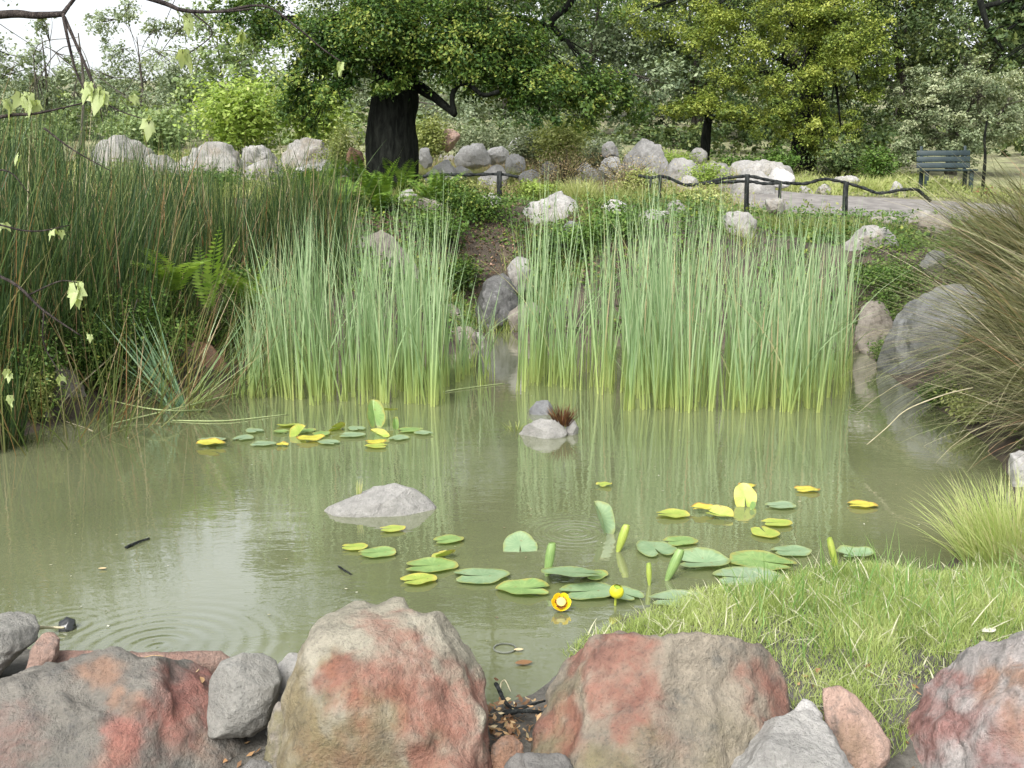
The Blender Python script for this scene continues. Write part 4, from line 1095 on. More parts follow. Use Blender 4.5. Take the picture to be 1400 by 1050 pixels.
clump("dark brown dead tuft sitting on the small pond islet", 'dead tuft', 'dead_tuft', q, 160, .055, .17, .008, leaf_mat("rotten_brown", [(0, (.03, .014, .008)), (.7, (.1, .04, .015)), (1, (.22, .12, .04))], .1), (.1, .8), (.1, .9), 4, zsnap=False)
clump("small pale weed tuft at the left end of the pond islet", 'weed tuft', 'weed_tuft', Z(705, 588), 70, .06, .1, .005, M_sedge, (.3, 1.1), (.1, .9), 4, zsnap=False)

# the grass mat of the near shore
mat_poly = np.array([Z(x, y, .03)[:2] for x, y in [(770, 880), (800, 860), (860, 838), (900, 815), (960, 800), (1040, 785), (1100, 765), (1180, 760), (1270, 785), (1330, 770), (1500, 760), (1560, 900), (1300, 940), (1248, 965), (1238, 1030), (1110, 1050), (1060, 930), (1000, 900), (780, 900)]])
def poly_edge(P):
    best = np.full(len(P), 9.)
    for a, b in zip(mat_poly, np.roll(mat_poly, -1, 0)):
        e = b - a; t = np.clip(((P - a) @ e) / (e @ e), 0, 1)
        best = np.minimum(best, np.hypot(*(P - a - t[:, None] * e).T))
    return best
def turf(name, label, n, L, w, inside, mat, seed, lean=(.1, .7), z0=.0, cat='grass', vb=None):
    r = np.random.default_rng(seed)
    P = []
    while sum(map(len, P)) < n:
        c = np.column_stack([r.uniform(-.2, 3.6, 60000), r.uniform(3.0, 6.2, 60000)])
        P.append(c[inside(c)])
    P = np.concatenate(P)[:n]
    dn = fbm(np.column_stack([P * 2.2, np.zeros(n)]), 3)
    ed = sstep(0, .35, poly_edge(P))
    keep = r.random(n) < np.clip(.95 + dn * .9, .25, 1) * (.45 + .55 * ed)
    P, dn, ed = P[keep], dn[keep], ed[keep]
    b = np.column_stack([P, np.maximum(H(P[:, 0], P[:, 1]), -.03)])
    m = len(b)
    V, fs, t, v = ribbons(b, r.uniform(0, 6.28, m), r.uniform(*lean, m), r.uniform(0, .9, m), L * r.uniform(.45, 1.2, m) * (1 + .5 * dn) * (.55 + .45 * ed), w * r.uniform(.6, 1.4, m), 4)
    v = np.clip(np.repeat(.42 + .45 * pnoise(np.column_stack([P * 3.1, np.full(m, 4.)])), 10) + (v - .5) * .55, 0, 1)
    return tag(solid(name, V, fs, mat, (1.5, 4.2, 0), attrs={'t': t, 'v': v}), label, cat, kind='stuff')

def in_poly(c, poly=mat_poly):
    ins = np.zeros(len(c), bool)
    for a, b in zip(poly, np.roll(poly, -1, 0)):
        k = (a[1] > c[:, 1]) != (b[1] > c[:, 1])
        ins ^= k & (c[:, 0] < (b[0] - a[0]) * (c[:, 1] - a[1]) / (b[1] - a[1] + 1e-12) + a[0])
    return ins
turf('shore_grass', "mat of fine light green grass on the near shore", 52000, .075, .0026, in_poly, M_turf, 1)
turf('tall_shore_grass', "longer bright green blades standing in the shore grass", 1000, .2, .0042, lambda c: in_poly(c) & (c[:, 0] > .9) & (c[:, 1] > 3.5), M_green and leaf_mat("tall_grass_blades", [(0, (.12, .24, .05)), (1, (.3, .44, .16))], .4), 2, (.02, .35))
turf('dry_shore_grass', "bleached dry blades lying in the shore grass", 2200, .16, .005, in_poly, leaf_mat("bleached_blades", [(0, (.4, .4, .26)), (1, (.62, .6, .46))], .3), 3, (.5, 1.4))

def terrace_grass(name, label, n, mat, xr, yr, L, w, seed, thresh):
    r = np.random.default_rng(seed)
    P = np.column_stack([r.uniform(*xr, n), r.uniform(*yr, n)])
    P = P[(fbm(np.column_stack([P * .7, np.full(n, seed * 5.1)]), 3) > thresh) & (path_dist(P[:, 0], P[:, 1]) > 1.3)]; m = len(P)
    V, fs, t, v = ribbons(np.column_stack([P, H(P[:, 0], P[:, 1]) - .02]), r.uniform(0, 6.28, m), r.uniform(.05, .6, m), r.uniform(.1, .9, m), L * r.uniform(.4, 1.2, m), w, 3)
    return tag(solid(name, V, fs, mat, (0, yr[0], 0), attrs={'t': t, 'v': v}), label, 'grass', kind='stuff')
terrace_grass('terrace_grass', "pale green grass growing between the rocks of the terrace", 26000, M_mound, (-9, 9), (16.6, 25), .3, .013, 5, -.1)
terrace_grass('dry_terrace_grass', "straw coloured weedy grass between the rocks of the terrace", 16000, M_straw, (-3, 6), (16.6, 23), .38, .01, 6, .02)
terrace_grass('bank_grass', "green and olive grass on the rim of the far bank", 20000, M_sedge, (-5, 3.2), (13.2, 16.8), .28, .01, 7, .0)

def left_bank(c):
    return (c[:, 0] < -1.9) & (pond_dist(c[:, 0], c[:, 1]) > .15)
r_ = np.random.default_rng(77)
P = np.column_stack([r_.uniform(-7, -1.6, 9000), r_.uniform(1.5, 7.5, 9000)])
P = P[left_bank(P)]; P = P[fbm(np.column_stack([P * 1.3, np.full(len(P), 2.)]), 3) > -.25]; m = len(P)
V, fs, t, v = ribbons(np.column_stack([P, H(P[:, 0], P[:, 1]) - .01]), r_.uniform(0, 6.28, m), r_.uniform(.1, .8, m), r_.uniform(0, .9, m), .14 * r_.uniform(.4, 1.3, m), .005, 4)
tag(solid('left_bank_grass', V, fs, M_turf, (-3, 4, 0), attrs={'t': t, 'v': v * .7}), "grass growing on the near left bank", 'grass', kind='stuff')

# creeping cover of the far bank and terrace
def cover(name, label, xr, yr, n, mat, size, thresh, seed, lift=.05, excl_path=True):
    r = np.random.default_rng(seed)
    P = np.column_stack([r.uniform(*xr, n), r.uniform(*yr, n)])
    k = (fbm(np.column_stack([P * .9, np.full(n, seed * 3.3)]), 3) > thresh) & (pond_dist(P[:, 0], P[:, 1]) > .12)
    if excl_path:
        k &= path_dist(P[:, 0], P[:, 1]) > 1.25
    P = P[k]; m = len(P)
    c = np.column_stack([P, H(P[:, 0], P[:, 1]) + r.random(m) ** 2 * lift * 3])
    V, fs = leaf_quads(c, r.normal(size=(m, 3)) * .5 + [0, -.3, .9], size * r.uniform(.5, 1.4, m))
    v = np.clip(.5 + .4 * pnoise(c * 2.5) + .2 * r.normal(size=m), 0, 1)
    return tag(solid(name, V, fs, mat, (0, yr[0], 0), attrs={'v': np.repeat(v, 4)}), label, 'ground cover', kind='stuff')
cover('ground_cover', "small leaved green plants covering the far bank", (-6, 8), (11.5, 16.8), 60000, M_green, .05, -.05, 1)
cover('bank_creepers', "dark leafy creepers hanging over the steep far bank behind the cattails", (-3.5, 5.5), (11.8, 15.4), 26000, M_oak, .06, -.12, 9, .09)
cover('creeping_cover', "dark creeping plants on the shaded bank", (-7, 8), (6, 16), 40000, M_oak, .045, .05, 2)
cover('terrace_weeds', "olive and straw weeds between the terrace rocks", (-10, 9), (16.5, 25), 60000, M_sedge, .07, -.02, 3, .08)
cover('leaf_litter', "dead brown leaves on the soil above the waterfall", (-2, 1.5), (13.4, 16.2), 9000, leaf_mat("dead_leaves", [(0, (.07, .04, .025)), (.6, (.17, .11, .07)), (1, (.36, .22, .15))], .1), .05, -.3, 4, .01)

# ------------------------------------------------------------------ ferns
M_fern = leaf_mat("fern_pinnae", [(0, (.05, .11, .015)), (.6, (.13, .23, .035)), (1, (.24, .35, .06))], .35, patch=None)
M_fern_l = leaf_mat("young_fern_pinnae", [(0, (.15, .28, .04)), (1, (.34, .48, .1))], .4)
def frond_mesh(L, pairs, mat, arch):
    t = np.linspace(.06, 1, pairs)
    th = .15 + arch * np.linspace(0, 1, 40) ** 1.2
    x = np.concatenate([[0], np.cumsum(np.sin(th))]) * L / 40; z = np.concatenate([[0], np.cumsum(np.cos(th))]) * L / 40
    px_, pz_ = np.interp(t * 40, np.arange(41), x), np.interp(t * 40, np.arange(41), z)
    an = np.interp(t * 39, np.arange(40), th)
    ln = L * .19 * np.sin(np.pi * (t * .86 + .12)) ** .8 + .004
    C, T, S = [], [], []
    for sgn in (-1, 1):
        d = np.column_stack([np.sin(an) * .35, np.full(pairs, sgn), np.cos(an) * .35 - .12]); d = norm(d)
        C.append(np.column_stack([px_, np.zeros(pairs), pz_]) + d * ln[:, None] * .5); T.append(d); S.append(ln)
    C, T, S = map(np.concatenate, (C, T, S))
    nr_ = np.column_stack([-np.cos(np.tile(an, 2)), np.zeros(2 * pairs), np.sin(np.tile(an, 2))]) + rng.normal(size=(2 * pairs, 3)) * .12
    acc = Acc()
    V, fs = leaf_quads(C, nr_, S * 1.05, .26, T)
    acc.add(V, fs, v=np.repeat(rng.uniform(.2, .9, 2 * pairs), 4))
    V, fs = tube(np.column_stack([x, x * 0, z])[::4], np.linspace(.006, .0015, 11) * L, 4)
    acc.add(V, fs, v=.35)
    V, fs, a = acc.out()
    return mesh_np('frond', V, fs, mat, a)
fr_dark = [frond_mesh(1.0, 26, M_fern, a) for a in (.7, 1.1, 1.5)]
fr_light = [frond_mesh(1.0, 20, M_fern_l, a) for a in (.3, .7, 1.1)]
def fern(label, p, L, n, meshes, lean=.35, az0=None, spread=6.28, zoff=0.0):
    p = np.array(p, float)
    root = empty('fern', p + [0, 0, zoff], label, 'fern')
    for k in range(n):
        o = bpy.data.objects.new('frond', meshes[rng.integers(len(meshes))])
        a = (k / n * spread if az0 is None else az0 + (k / max(n - 1, 1) - .5) * spread) + rng.normal(0, .12)
        o.rotation_euler = (rng.normal(0, .12), rng.normal(lean * .6, .16), a)
        o.scale = (L * rng.uniform(.75, 1.1),) * 3
        link(o, root)
    return root
for lb, x, y, L, n in [
        ("sword fern at the foot of the oak trunk, one frond standing against the bark", 548, 272, .8, 13),
        ("dark fern left of the oak trunk foot, spilling over the brown rock", 468, 296, .8, 13),
        ("dark fern below the oak trunk, right of the one over brown rock", 520, 292, .8, 13),
        ("fern below the left end of the left fence", 596, 284, .7, 12),
        ("fern leftmost of the row under the oak, behind the rush tops", 418, 300, .8, 13),
        ("wide fern in the middle of the row under the oak", 495, 268, .85, 14),
        ("fern right behind the leftmost one under the oak", 440, 272, .8, 13)]:
    p = G(x, y)
    fern(lb, p, L, n, fr_dark)
p = W(287, 425, 10.2)
fern("young light green fern with one upright frond on the left bank", (p[0], p[1], p[2]), .8, 3, fr_light[:1], .05, -.3, 1.2)
fern("light green fern with drooping fronds next to the left cattails", W(345, 420, 10.9), .7, 8, fr_light[1:], .5, -1.6, 3.2)
fern("light green fern hanging among the rushes above the rust rock", W(240, 400, 9.6), .65, 8, fr_light[1:], .6, -1.8, 2.4)
# ------------------------------------------------------------------ water lilies
def pad_mat(name, c1, c2, edge=None, vein=.22):
    m, nt, out = nodes_of(name)
    col = mix(nt, c1, c2, ramp(nt, [(.35, (0, 0, 0)), (.65, (1, 1, 1))], noise(nt, 16, 4)).outputs[0])
    v = math_n(nt, 'MULTIPLY', math_n(nt, 'POWER', math_n(nt, 'ABSOLUTE', math_n(nt, 'SINE', math_n(nt, 'MULTIPLY', attr(nt, 'ang'), 11.0))), 12.0), vein)
    col = mix(nt, col, tuple(min(1, x * 1.5) for x in c2), v)
    if edge:
        e = math_n(nt, 'ADD', attr(nt, 'rad'), math_n(nt, 'MULTIPLY', math_n(nt, 'SUBTRACT', noise(nt, 22, 3), .5), .7))
        col = mix(nt, col, edge, ramp(nt, [(.82, (0, 0, 0)), (1.0, (1, 1, 1))], e).outputs[0])
    sp = ramp(nt, [(.66, (0, 0, 0)), (.72, (1, 1, 1))], noise(nt, 34, 2, .5)).outputs[0]
    col = mix(nt, col, (.2, .15, .05), math_n(nt, 'MULTIPLY', sp, .75))
    p = N(nt, 'ShaderNodeBsdfPrincipled', i_Roughness=.38)
    p.inputs['Specular IOR Level'].default_value = .5
    t = N(nt, 'ShaderNodeBsdfTranslucent')
    nt.links.new(col, p.inputs['Base Color']); nt.links.new(mix(nt, col, (1, 1, .4), 1.0, 'MULTIPLY'), t.inputs['Color'])
    b = N(nt, 'ShaderNodeBump', i_Strength=.35, i_Distance=.006)
    nt.links.new(noise(nt, 28, 3), b.inputs['Height']); nt.links.new(b.outputs[0], p.inputs['Normal'])
    s = N(nt, 'ShaderNodeMixShader', i_0=.22)
    nt.links.new(p.outputs[0], s.inputs[1]); nt.links.new(t.outputs[0], s.inputs[2]); nt.links.new(s.outputs[0], out.inputs[0])
    return m
PM = {'g': pad_mat("pad_green", (.16, .27, .085), (.26, .38, .13), (.3, .3, .08)),
      'b': pad_mat("pad_blue_green", (.17, .27, .14), (.26, .36, .2), (.24, .28, .1)),
      'l': pad_mat("pad_lime", (.26, .36, .06), (.4, .46, .1), (.45, .4, .08)),
      'y': pad_mat("pad_yellow", (.46, .43, .05), (.6, .56, .1), (.35, .2, .04)),
      's': pad_mat("pad_silvery", (.2, .29, .17), (.28, .37, .23), (.25, .3, .12))}

def pad_geo(Rr, fold=0.0, curl=.03, seed=0, wid=.86):
    r = np.random.default_rng(seed)
    na, rad = 34, np.array([.0, .3, .6, .84, .95, 1.0])
    th = np.linspace(-math.pi + .13, math.pi - .13, na)
    d = math.pi - abs(th)
    env = (1 - .3 * np.exp(-((d - .13) / .15) ** 2)) * (1 + .035 * np.sin(3 * th + r.uniform(0, 6)) + .025 * np.sin(5 * th + r.uniform(0, 6)) + .012 * np.sin(9 * th + r.uniform(0, 6)))
    x = (rad[:, None] * (env * np.cos(th))[None] + .1 * (1 - rad[:, None])) * 1.12
    y = rad[:, None] * (env * np.sin(th))[None] * wid
    z = .7 * curl * rad[:, None] ** 3 * (1 + 1.1 * np.sin(2 * th + r.uniform(0, 6)) + .8 * np.sin(5 * th + r.uniform(0, 6)))[None] + .035 * rad[:, None] ** 2 * np.exp(-(d / .5) ** 2)[None]
    if fold:
        yy = abs(y); z = z + yy * math.sin(fold); y = y * math.cos(fold) 
    V = np.stack([x, y, z], -1).reshape(-1, 3) * Rr
    nr_ = len(rad)
    i = np.arange(nr_ - 1)[:, None] * na + np.arange(na - 1)[None, :]
    Q = np.stack([i, i + na, i + na + 1, i + 1], -1).reshape(-1, 4)
    return V, [Q[na - 1:], Q[:na - 1]], np.repeat(rad, na), np.tile(th, nr_)

def lily_pad(px, py, w, mat, label, yaw=0., roll=0., pitch=0., fold=0., curl=.035, z=.014, name='lily_pad', wid=.86, wide=1.0):
    """a floating leaf: w is its width in picture pixels; roll/pitch lift one side out of the water"""
    p = Z(px, py, 0.0)
    Rr = w * scale_at(p) / 2 / 1.02 * wide
    V, fs, ra, an = pad_geo(Rr, fold, curl, int(px * 7 + py), wid)
    me = mesh_np('lily_pad', V, fs, PM[mat], {'rad': ra, 'ang': an}, True)
    o = bpy.data.objects.new(name, me)
    o.rotation_euler = (roll, pitch, yaw)
    M = np.array(o.rotation_euler.to_matrix())
    low = (V @ M.T)[:, 2].min()
    o.location = (p[0], p[1], max(z, -low - .012) if (roll or pitch or fold) else z)
    link(o)
    return tag(o, label, 'lily pad', "water lily pads")

pads = [
    # px, py, width, colour, label, options
    (289, 604, 36, 's', "grey green pad behind the leftmost yellow pad, at the left end of back group", dict(yaw=.4)),
    (289, 611, 40, 'y', "yellow curled pad at the left end of the back group", dict(yaw=2.6, curl=.08, z=.03)),
    (333, 601, 31, 's', "small grey green pad, second along from the leftmost yellow pad", dict(yaw=1.2)),
    (348, 591, 28, 's', "small grey green pad farthest back near the left end of back group", dict(yaw=2.2)),
    (360, 609, 33, 's', "grey green pad in front of back group, left of a small yellow scrap", dict(yaw=.1)),
    (386, 610, 20, 'y', "small yellow scrap of pad beside a grey green pad, back group", dict(yaw=1.7, curl=.09)),
    (394, 583, 31, 'l', "lime pad at the rear of back group, above a curled upright pad", dict(yaw=.3, roll=-.12)),
    (385, 592, 22, 'g', "narrow green pad under the rear lime pad of back group", dict(yaw=2.8)),
    (409, 595, 30, 'l', "curled lime pad half standing in the left of back group", dict(yaw=1.1, fold=.7, pitch=-.5)),
    (419, 591, 24, 'g', "small green pad right behind the curled lime pad", dict(yaw=.7)),
    (424, 603, 38, 'y', "bright yellow pad in the middle of back group", dict(yaw=.2, curl=.07, z=.025)),
    (440, 595, 28, 'g', "green pad right of the bright yellow pad, slightly behind", dict(yaw=1.5)),
    (450, 607, 32, 's', "grey green pad right of bright yellow pad, slightly in front", dict(yaw=2.4)),
    (461, 589, 25, 'l', "pale lime pad tilted upright in the centre of back group", dict(yaw=.9, roll=-.8)),
    (481, 597, 36, 's', "wide grey green pad right of the tilted lime pad", dict(yaw=.2)),
    (488, 588, 28, 's', "grey green pad behind the wide one, back group", dict(yaw=2.0)),
    (512, 582, 30, 'g', "bright green leaf standing upright, tallest of the back group", dict(yaw=1.9, fold=.75, pitch=-1.15, wide=1.35)),
    (518, 598, 28, 'l', "lime folded leaf at the foot of the tallest upright leaf, back group", dict(yaw=2.6, fold=.6, pitch=-.3)),
    (514, 606, 28, 'y', "yellow lime pad in front of upright leaf, back group", dict(yaw=.4)),
    (515, 612, 30, 'l', "lime pad nearest the camera in the back group", dict(yaw=2.9)),
    (532, 577, 24, 'l', "small lime leaf arching at the right of tallest upright leaf", dict(yaw=.1, roll=-.35, z=.1)),
    (541, 586, 20, 'g', "green rolled leaf under the arching lime leaf, back group", dict(yaw=1.7, fold=1.0, pitch=-1.1)),
    (545, 601, 31, 's', "grey green pad front right of the back group", dict(yaw=1.0)),
    (560, 590, 33, 'g', "green pad near the right end of back group", dict(yaw=.5)),
    (579, 594, 27, 's', "grey green pad at the right end of the back group", dict(yaw=2.5)),
    (536, 726, 33, 'l', "small lime pad just below the flat pale pond rock", dict(yaw=.3)),
    (485, 751, 34, 'l', "small lime pad at the left of a pair below the pale pond rock", dict(yaw=.2)),
    (515, 759, 50, 'g', "green pad at the right of a pair below the pale pond rock", dict(yaw=.3, curl=.05)),
    (613, 741, 40, 'g', "green pad alone between the pale rock and round tilted pad", dict(yaw=.5)),
    (607, 764, 34, 'l', "lime folded pad lifting behind the wide pad, left of the flower", dict(yaw=.7, fold=.5, roll=-.35)),
    (588, 777, 68, 'g', "wide green pad above the yellow edged pad", dict(yaw=.2)),
    (572, 796, 48, 'l', "yellow edged lime pad nearest the peaked boulder", dict(yaw=.4, curl=.05)),
    (711, 750, 56, 'b', "round blue green pad tilted towards the camera, alone above the flower", dict(yaw=1.6, roll=0.0, pitch=-.32)),
    (657, 791, 72, 'b', "oval blue green pad with a torn brown middle, left of flower", dict(yaw=.15)),
    (717, 808, 70, 'g', "ragged edged green pad immediately left of the flower", dict(yaw=3.0, curl=.06)),
    (783, 797, 78, 'b', "large raised blue green pad above the flower", dict(yaw=2.9, pitch=.0, roll=.16, z=.05)),
    (805, 812, 74, 'b', "blue green pad lying under the large raised pad, right of the flower", dict(yaw=.3)),
    (855, 816, 52, 'b', "pad behind the yellow bud", dict(yaw=2.2)),
    (812, 790, 40, 'g', "green pad edge behind the large raised pad", dict(yaw=.8)),
    (819, 727, 44, 'b', "tall half open leaf standing upright at the ripple rings", dict(yaw=2.3, fold=.95, pitch=-1.1, wide=1.15)),
    (826, 665, 22, 'l', "tiny lime scrap of leaf alone in the middle of pond", dict(yaw=.6, curl=.1)),
    (919, 706, 44, 'l', "long lime pad at the left of the right group", dict(yaw=.1, curl=.06)),
    (960, 701, 32, 'y', "yellow crumpled leaf joined to a drooping green one", dict(yaw=.2, curl=.12, z=.03)),
    (983, 707, 36, 'l', "green leaf drooping into the water beside the yellow crumpled one", dict(yaw=-.5, fold=.5, roll=.3)),
    (1018, 690, 37, 'l', "round pale lime leaf standing up with its notch showing", dict(yaw=1.5, pitch=-.9)),
    (1030, 696, 14, 'g', "small bright green curl at the foot of the round standing leaf", dict(yaw=1.0, fold=.8, pitch=-.8)),
    (1021, 667, 24, 'y', "tiny yellow leaf behind the round standing leaf", dict(yaw=.2, curl=.1)),
    (1067, 694, 40, 's', "silvery pad right of the round standing leaf", dict(yaw=.2)),
    (1062, 718, 40, 'l', "flat lime pad below the silvery pad, with a pink tip", dict(yaw=.05)),
    (1046, 731, 44, 'l', "heart shaped lime pad with its notch towards the back", dict(yaw=-1.4)),
    (1103, 672, 33, 'y', "yellow lime leaf floating alone behind the right group", dict(yaw=.1, curl=.07)),
    (1178, 693, 38, 'y', "yellow lime leaf farthest right on open water", dict(yaw=.0, curl=.06)),
    (896, 754, 64, 'b', "broad blue green pad left behind the rolled leaf in the right group", dict(yaw=1.7, curl=.05)),
    (930, 743, 46, 'g', "green pad behind the broad blue green pad", dict(yaw=.3)),
    (960, 773, 72, 'b', "large folded blue green pad, right of the rolled leaf", dict(yaw=.2, fold=.28, roll=.12)),
    (1042, 771, 86, 'g', "wide green pad with a deep notch in the front of right group", dict(yaw=2.6)),
    (1081, 757, 52, 'b', "blue green pad just behind the wide notched pad", dict(yaw=.2)),
    (1021, 793, 90, 's', "large dull silvery pad touching the shore grass", dict(yaw=.1)),
    (1170, 763, 54, 'b', "rippled blue green pad at the grass beside the rightmost rolled leaf", dict(yaw=.3, fold=.3, curl=.07)),
    (925, 828, 74, 's', "dull pad half hidden by the shore grass", dict(yaw=.2, z=.03)),
]
for px, py, w, mt, lb, kw in pads:
    lily_pad(px, py, w, mt, lb, **kw)

def rolled_leaf(px0, py0, px1, py1, wpx, label):
    """a young leaf still rolled into a tube, standing out of the water"""
    a = Z(px0, py0, 0.0); s = scale_at(a)
    b = W(px1, py1, a[1] + .02)
    L = np.linalg.norm(b - a)
    n, turns, m = 9, 1.5, 26
    ax = norm(b - a); u = norm(np.cross(ax, [0, 1, .1])); w = np.cross(ax, u)
    tt = np.linspace(-.08, 1, n)
    th = np.linspace(0, turns * 2 * math.pi, m)
    V = []
    for t in tt:
        R0 = wpx * s / 2 * np.interp(t, [-.08, .15, .55, .9, 1.0], [.35, .7, 1.0, .9, .7])
        r = R0 * (1 - .28 * th / th[-1])
        V.append(a + ax * (t * L) + (np.cos(th) * r)[:, None] * u + (np.sin(th) * r)[:, None] * w + ax * (.06 * L * np.sin(th / 2)[:, None] * max(0, t - .6)))
    i = np.arange(n - 1)[:, None] * m + np.arange(m - 1)[None, :]
    Q = np.stack([i, i + 1, i + m + 1, i + m], -1).reshape(-1, 4)
    V = np.concatenate(V)
    o = solid('rolled_leaf', V, [Q], PM['l'] if wpx < 14 else PM['g'], a, attrs={'rad': np.full(len(V), .3), 'ang': np.tile(np.linspace(0, 6, m), n)}, smooth=True)
    tag(o, label, 'lily leaf', "rolled young lily leaves")
rolled_leaf(845, 754, 857, 718, 13, "rolled young leaf leaning right beside the upright half open leaf")
rolled_leaf(748, 787, 755, 743, 14, "rolled young leaf standing behind the yellow flower")
rolled_leaf(912, 793, 931, 752, 15, "rolled young leaf leaning right in front of the broad blue green pad")
rolled_leaf(1145, 783, 1134, 736, 10, "rolled young leaf leaning left out of the shore grass")
rolled_leaf(888, 800, 887, 770, 8, "thin rolled stalk standing in the grass under the broad blue green pad")

M_petal = plain_mat("lily_yellow_sepals", (.75, .5, .01), (.8, .6, .03), 20, .4, .1)
M_pist = plain_mat("lily_cream_stigma", (.5, .42, .13), (.56, .48, .2), 20, .5, .2)
M_stam = plain_mat("lily_dark_stamens", (.14, .04, .015), (.3, .1, .03), 40, .6, .2)
M_sepg = plain_mat("lily_green_calyx", (.2, .3, .04), (.35, .4, .06), 30, .5, .1)
def place_axis(V, ax):
    ax = norm(ax); u = norm(np.cross([0, 1, 0.01], ax)); w = np.cross(ax, u)
    return V[:, :1] * u + V[:, 1:2] * w + V[:, 2:] * ax
c = W(767, 826, Z(767, 833)[1])
s = scale_at(c); R0 = 13.2 * s
ax = norm(np.array([0, -.75, .75]))
fl = empty('water_lily_flower', c - [0, 0, .02], "open yellow cup shaped pond lily flower just above the water", 'flower')
for k in range(6):
    a0 = k * math.pi / 3
    uu, vv = np.meshgrid(np.linspace(-1, 1, 7), np.linspace(0, 1, 8))
    ang = a0 + uu * .62 * (1 - .25 * vv ** 4)
    r = R0 * (.25 + .78 * vv ** .6) * (1 - .05 * uu ** 2 * vv)
    z = R0 * (.85 * vv ** 1.8 - .05 - .22 * (abs(uu) ** 3) * vv) + (k % 2) * .0015
    z = np.where(vv > .85, z - R0 * .12 * (vv - .85) / .15, z)
    P_ = np.stack([np.cos(ang) * r, np.sin(ang) * r, z], -1).reshape(-1, 3)
    i = np.arange(7)[:, None] * 7 + np.arange(6)[None, :]
    solid('sepal', c + place_axis(P_, ax), [np.stack([i, i + 1, i + 8, i + 7], -1).reshape(-1, 4)], M_petal, parent=fl, smooth=True)
th = np.linspace(0, 2 * math.pi, 20, endpoint=False)
def lathe(prof, mat, name, parent, cc, axis, sides=20):
    tt = np.linspace(0, 2 * math.pi, sides, endpoint=False)
    P_ = np.concatenate([np.stack([np.cos(tt) * r, np.sin(tt) * r, np.full(sides, z)], 1) for r, z in prof])
    i = np.arange(len(prof) - 1)[:, None] * sides; j = np.arange(sides)[None]; k = ((np.arange(sides) + 1) % sides)[None]
    return solid(name, cc + place_axis(P_, axis), [np.stack([i + j, i + k, i + k + sides, i + j + sides], -1).reshape(-1, 4)], mat, parent=parent, smooth=True)
lathe([(R0 * .1, R0 * .0), (R0 * .34, R0 * .3), (R0 * .32, R0 * .45), (R0 * .5, R0 * .62), (R0 * .48, R0 * .68), (R0 * .14, R0 * .63), (.0005, R0 * .66)], M_pist, 'stigma', fl, c, ax)
acc = Acc()
for k in range(46):
    a = rng.uniform(0, 6.28); r = R0 * rng.uniform(.42, .66)
    q = np.array([[math.cos(a) * r * .7, math.sin(a) * r * .7, R0 * .1], [math.cos(a) * r, math.sin(a) * r, R0 * .4], [math.cos(a) * r * 1.1, math.sin(a) * r * 1.1, R0 * .5]])
    acc.add(*tube(c + place_axis(q, ax), [R0 * .06, R0 * .06, R0 * .03], 5))
V, fs, _ = acc.out()
o = solid('stamens', V, fs, M_stam, parent=fl); o['kind'] = 'stuff'
V, fs = tube(smooth_path([c + [0, .01, -.25], c + [0, .012, -.08], c - ax * R0 * .1], 8), np.full(8, .005), 7)
solid('stalk', V, fs, M_sepg, parent=fl, smooth=True)
c = W(843, 809, Z(841, 828)[1]); s = scale_at(c); R1 = 9.5 * s
bd = empty('water_lily_bud', c - [0, 0, .03], "round yellow green lily bud on a short stalk, right of the open flower", 'flower bud')
ax2 = norm(np.array([.1, -.3, 1]))
lathe([(R1 * .2, -R1 * .8), (R1 * .8, -R1 * .55), (R1, 0), (R1 * .85, R1 * .5), (R1 * .55, R1 * .72), (R1 * .3, R1 * .66), (.0005, R1 * .62)], M_sepg, 'calyx', bd, c, ax2)
for k in range(5):
    a0 = k * 1.2566
    uu, vv = np.meshgrid(np.linspace(-1, 1, 5), np.linspace(0, 1, 6))
    ang = a0 + uu * .68; el = -.5 + vv * 1.5
    r = R1 * 1.06 * np.cos(el); z = R1 * 1.02 * np.sin(el)
    P_ = np.stack([np.cos(ang) * r, np.sin(ang) * r, z + (k % 2) * .001], -1).reshape(-1, 3)
    i = np.arange(5)[:, None] * 5 + np.arange(4)[None, :]
    solid('sepal', c + place_axis(P_, ax2), [np.stack([i, i + 1, i + 6, i + 5], -1).reshape(-1, 4)], plain_mat("bud_sepals", (.6, .55, .02), (.5, .52, .04), 30, .45, .1), parent=bd, smooth=True)
V, fs = tube(smooth_path([c + [-.004, .01, -.3], c + [-.004, .005, -.06], c - ax2 * R1 * .7], 8), np.full(8, .0055), 7)
solid('stalk', V, fs, PM['g'] if False else M_sepg, parent=bd, smooth=True)

# ------------------------------------------------------------------ rustic branch fences
M_rail = bark_mat("weathered_fence_wood", (.012, .014, .014), (.055, .06, .058), .3, 20)
def fence(label, rails, posts, Y):
    p0 = W(*rails[0][0], Y)
    root = empty('branch_fence', (p0[0], p0[1], Hs(p0[0], p0[1])), label, 'fence')
    for r_ in rails:
        q = smooth_path([W(x, y, Y + .04 * math.sin(x * .05)) for x, y in r_], 12 * len(r_))
        V, fs = tube(q, .024 * (1 + .15 * np.sin(np.arange(len(q)) * .9)), 8, .2)
        solid('rail', V, fs, M_rail, parent=root, smooth=True)
    for x, y, r in posts:
        t = W(x, y, Y)
        V, fs = tube(np.array([[t[0] + .01, t[1], Hs(t[0], t[1]) - .25], [t[0] - .005, t[1], t[2] - .15], [t[0], t[1], t[2] + .02]]), [r * .8, r * .75, r * .72], 9, .15)
        solid('post', V, fs, M_rail, parent=root, smooth=True)
fence("short dark branch fence with one post right of the oak trunk", [[(578, 241), (604, 239), (640, 239), (683, 238), (709, 242)]], [(683, 236, .055), (590, 240, .04)], 16.2)
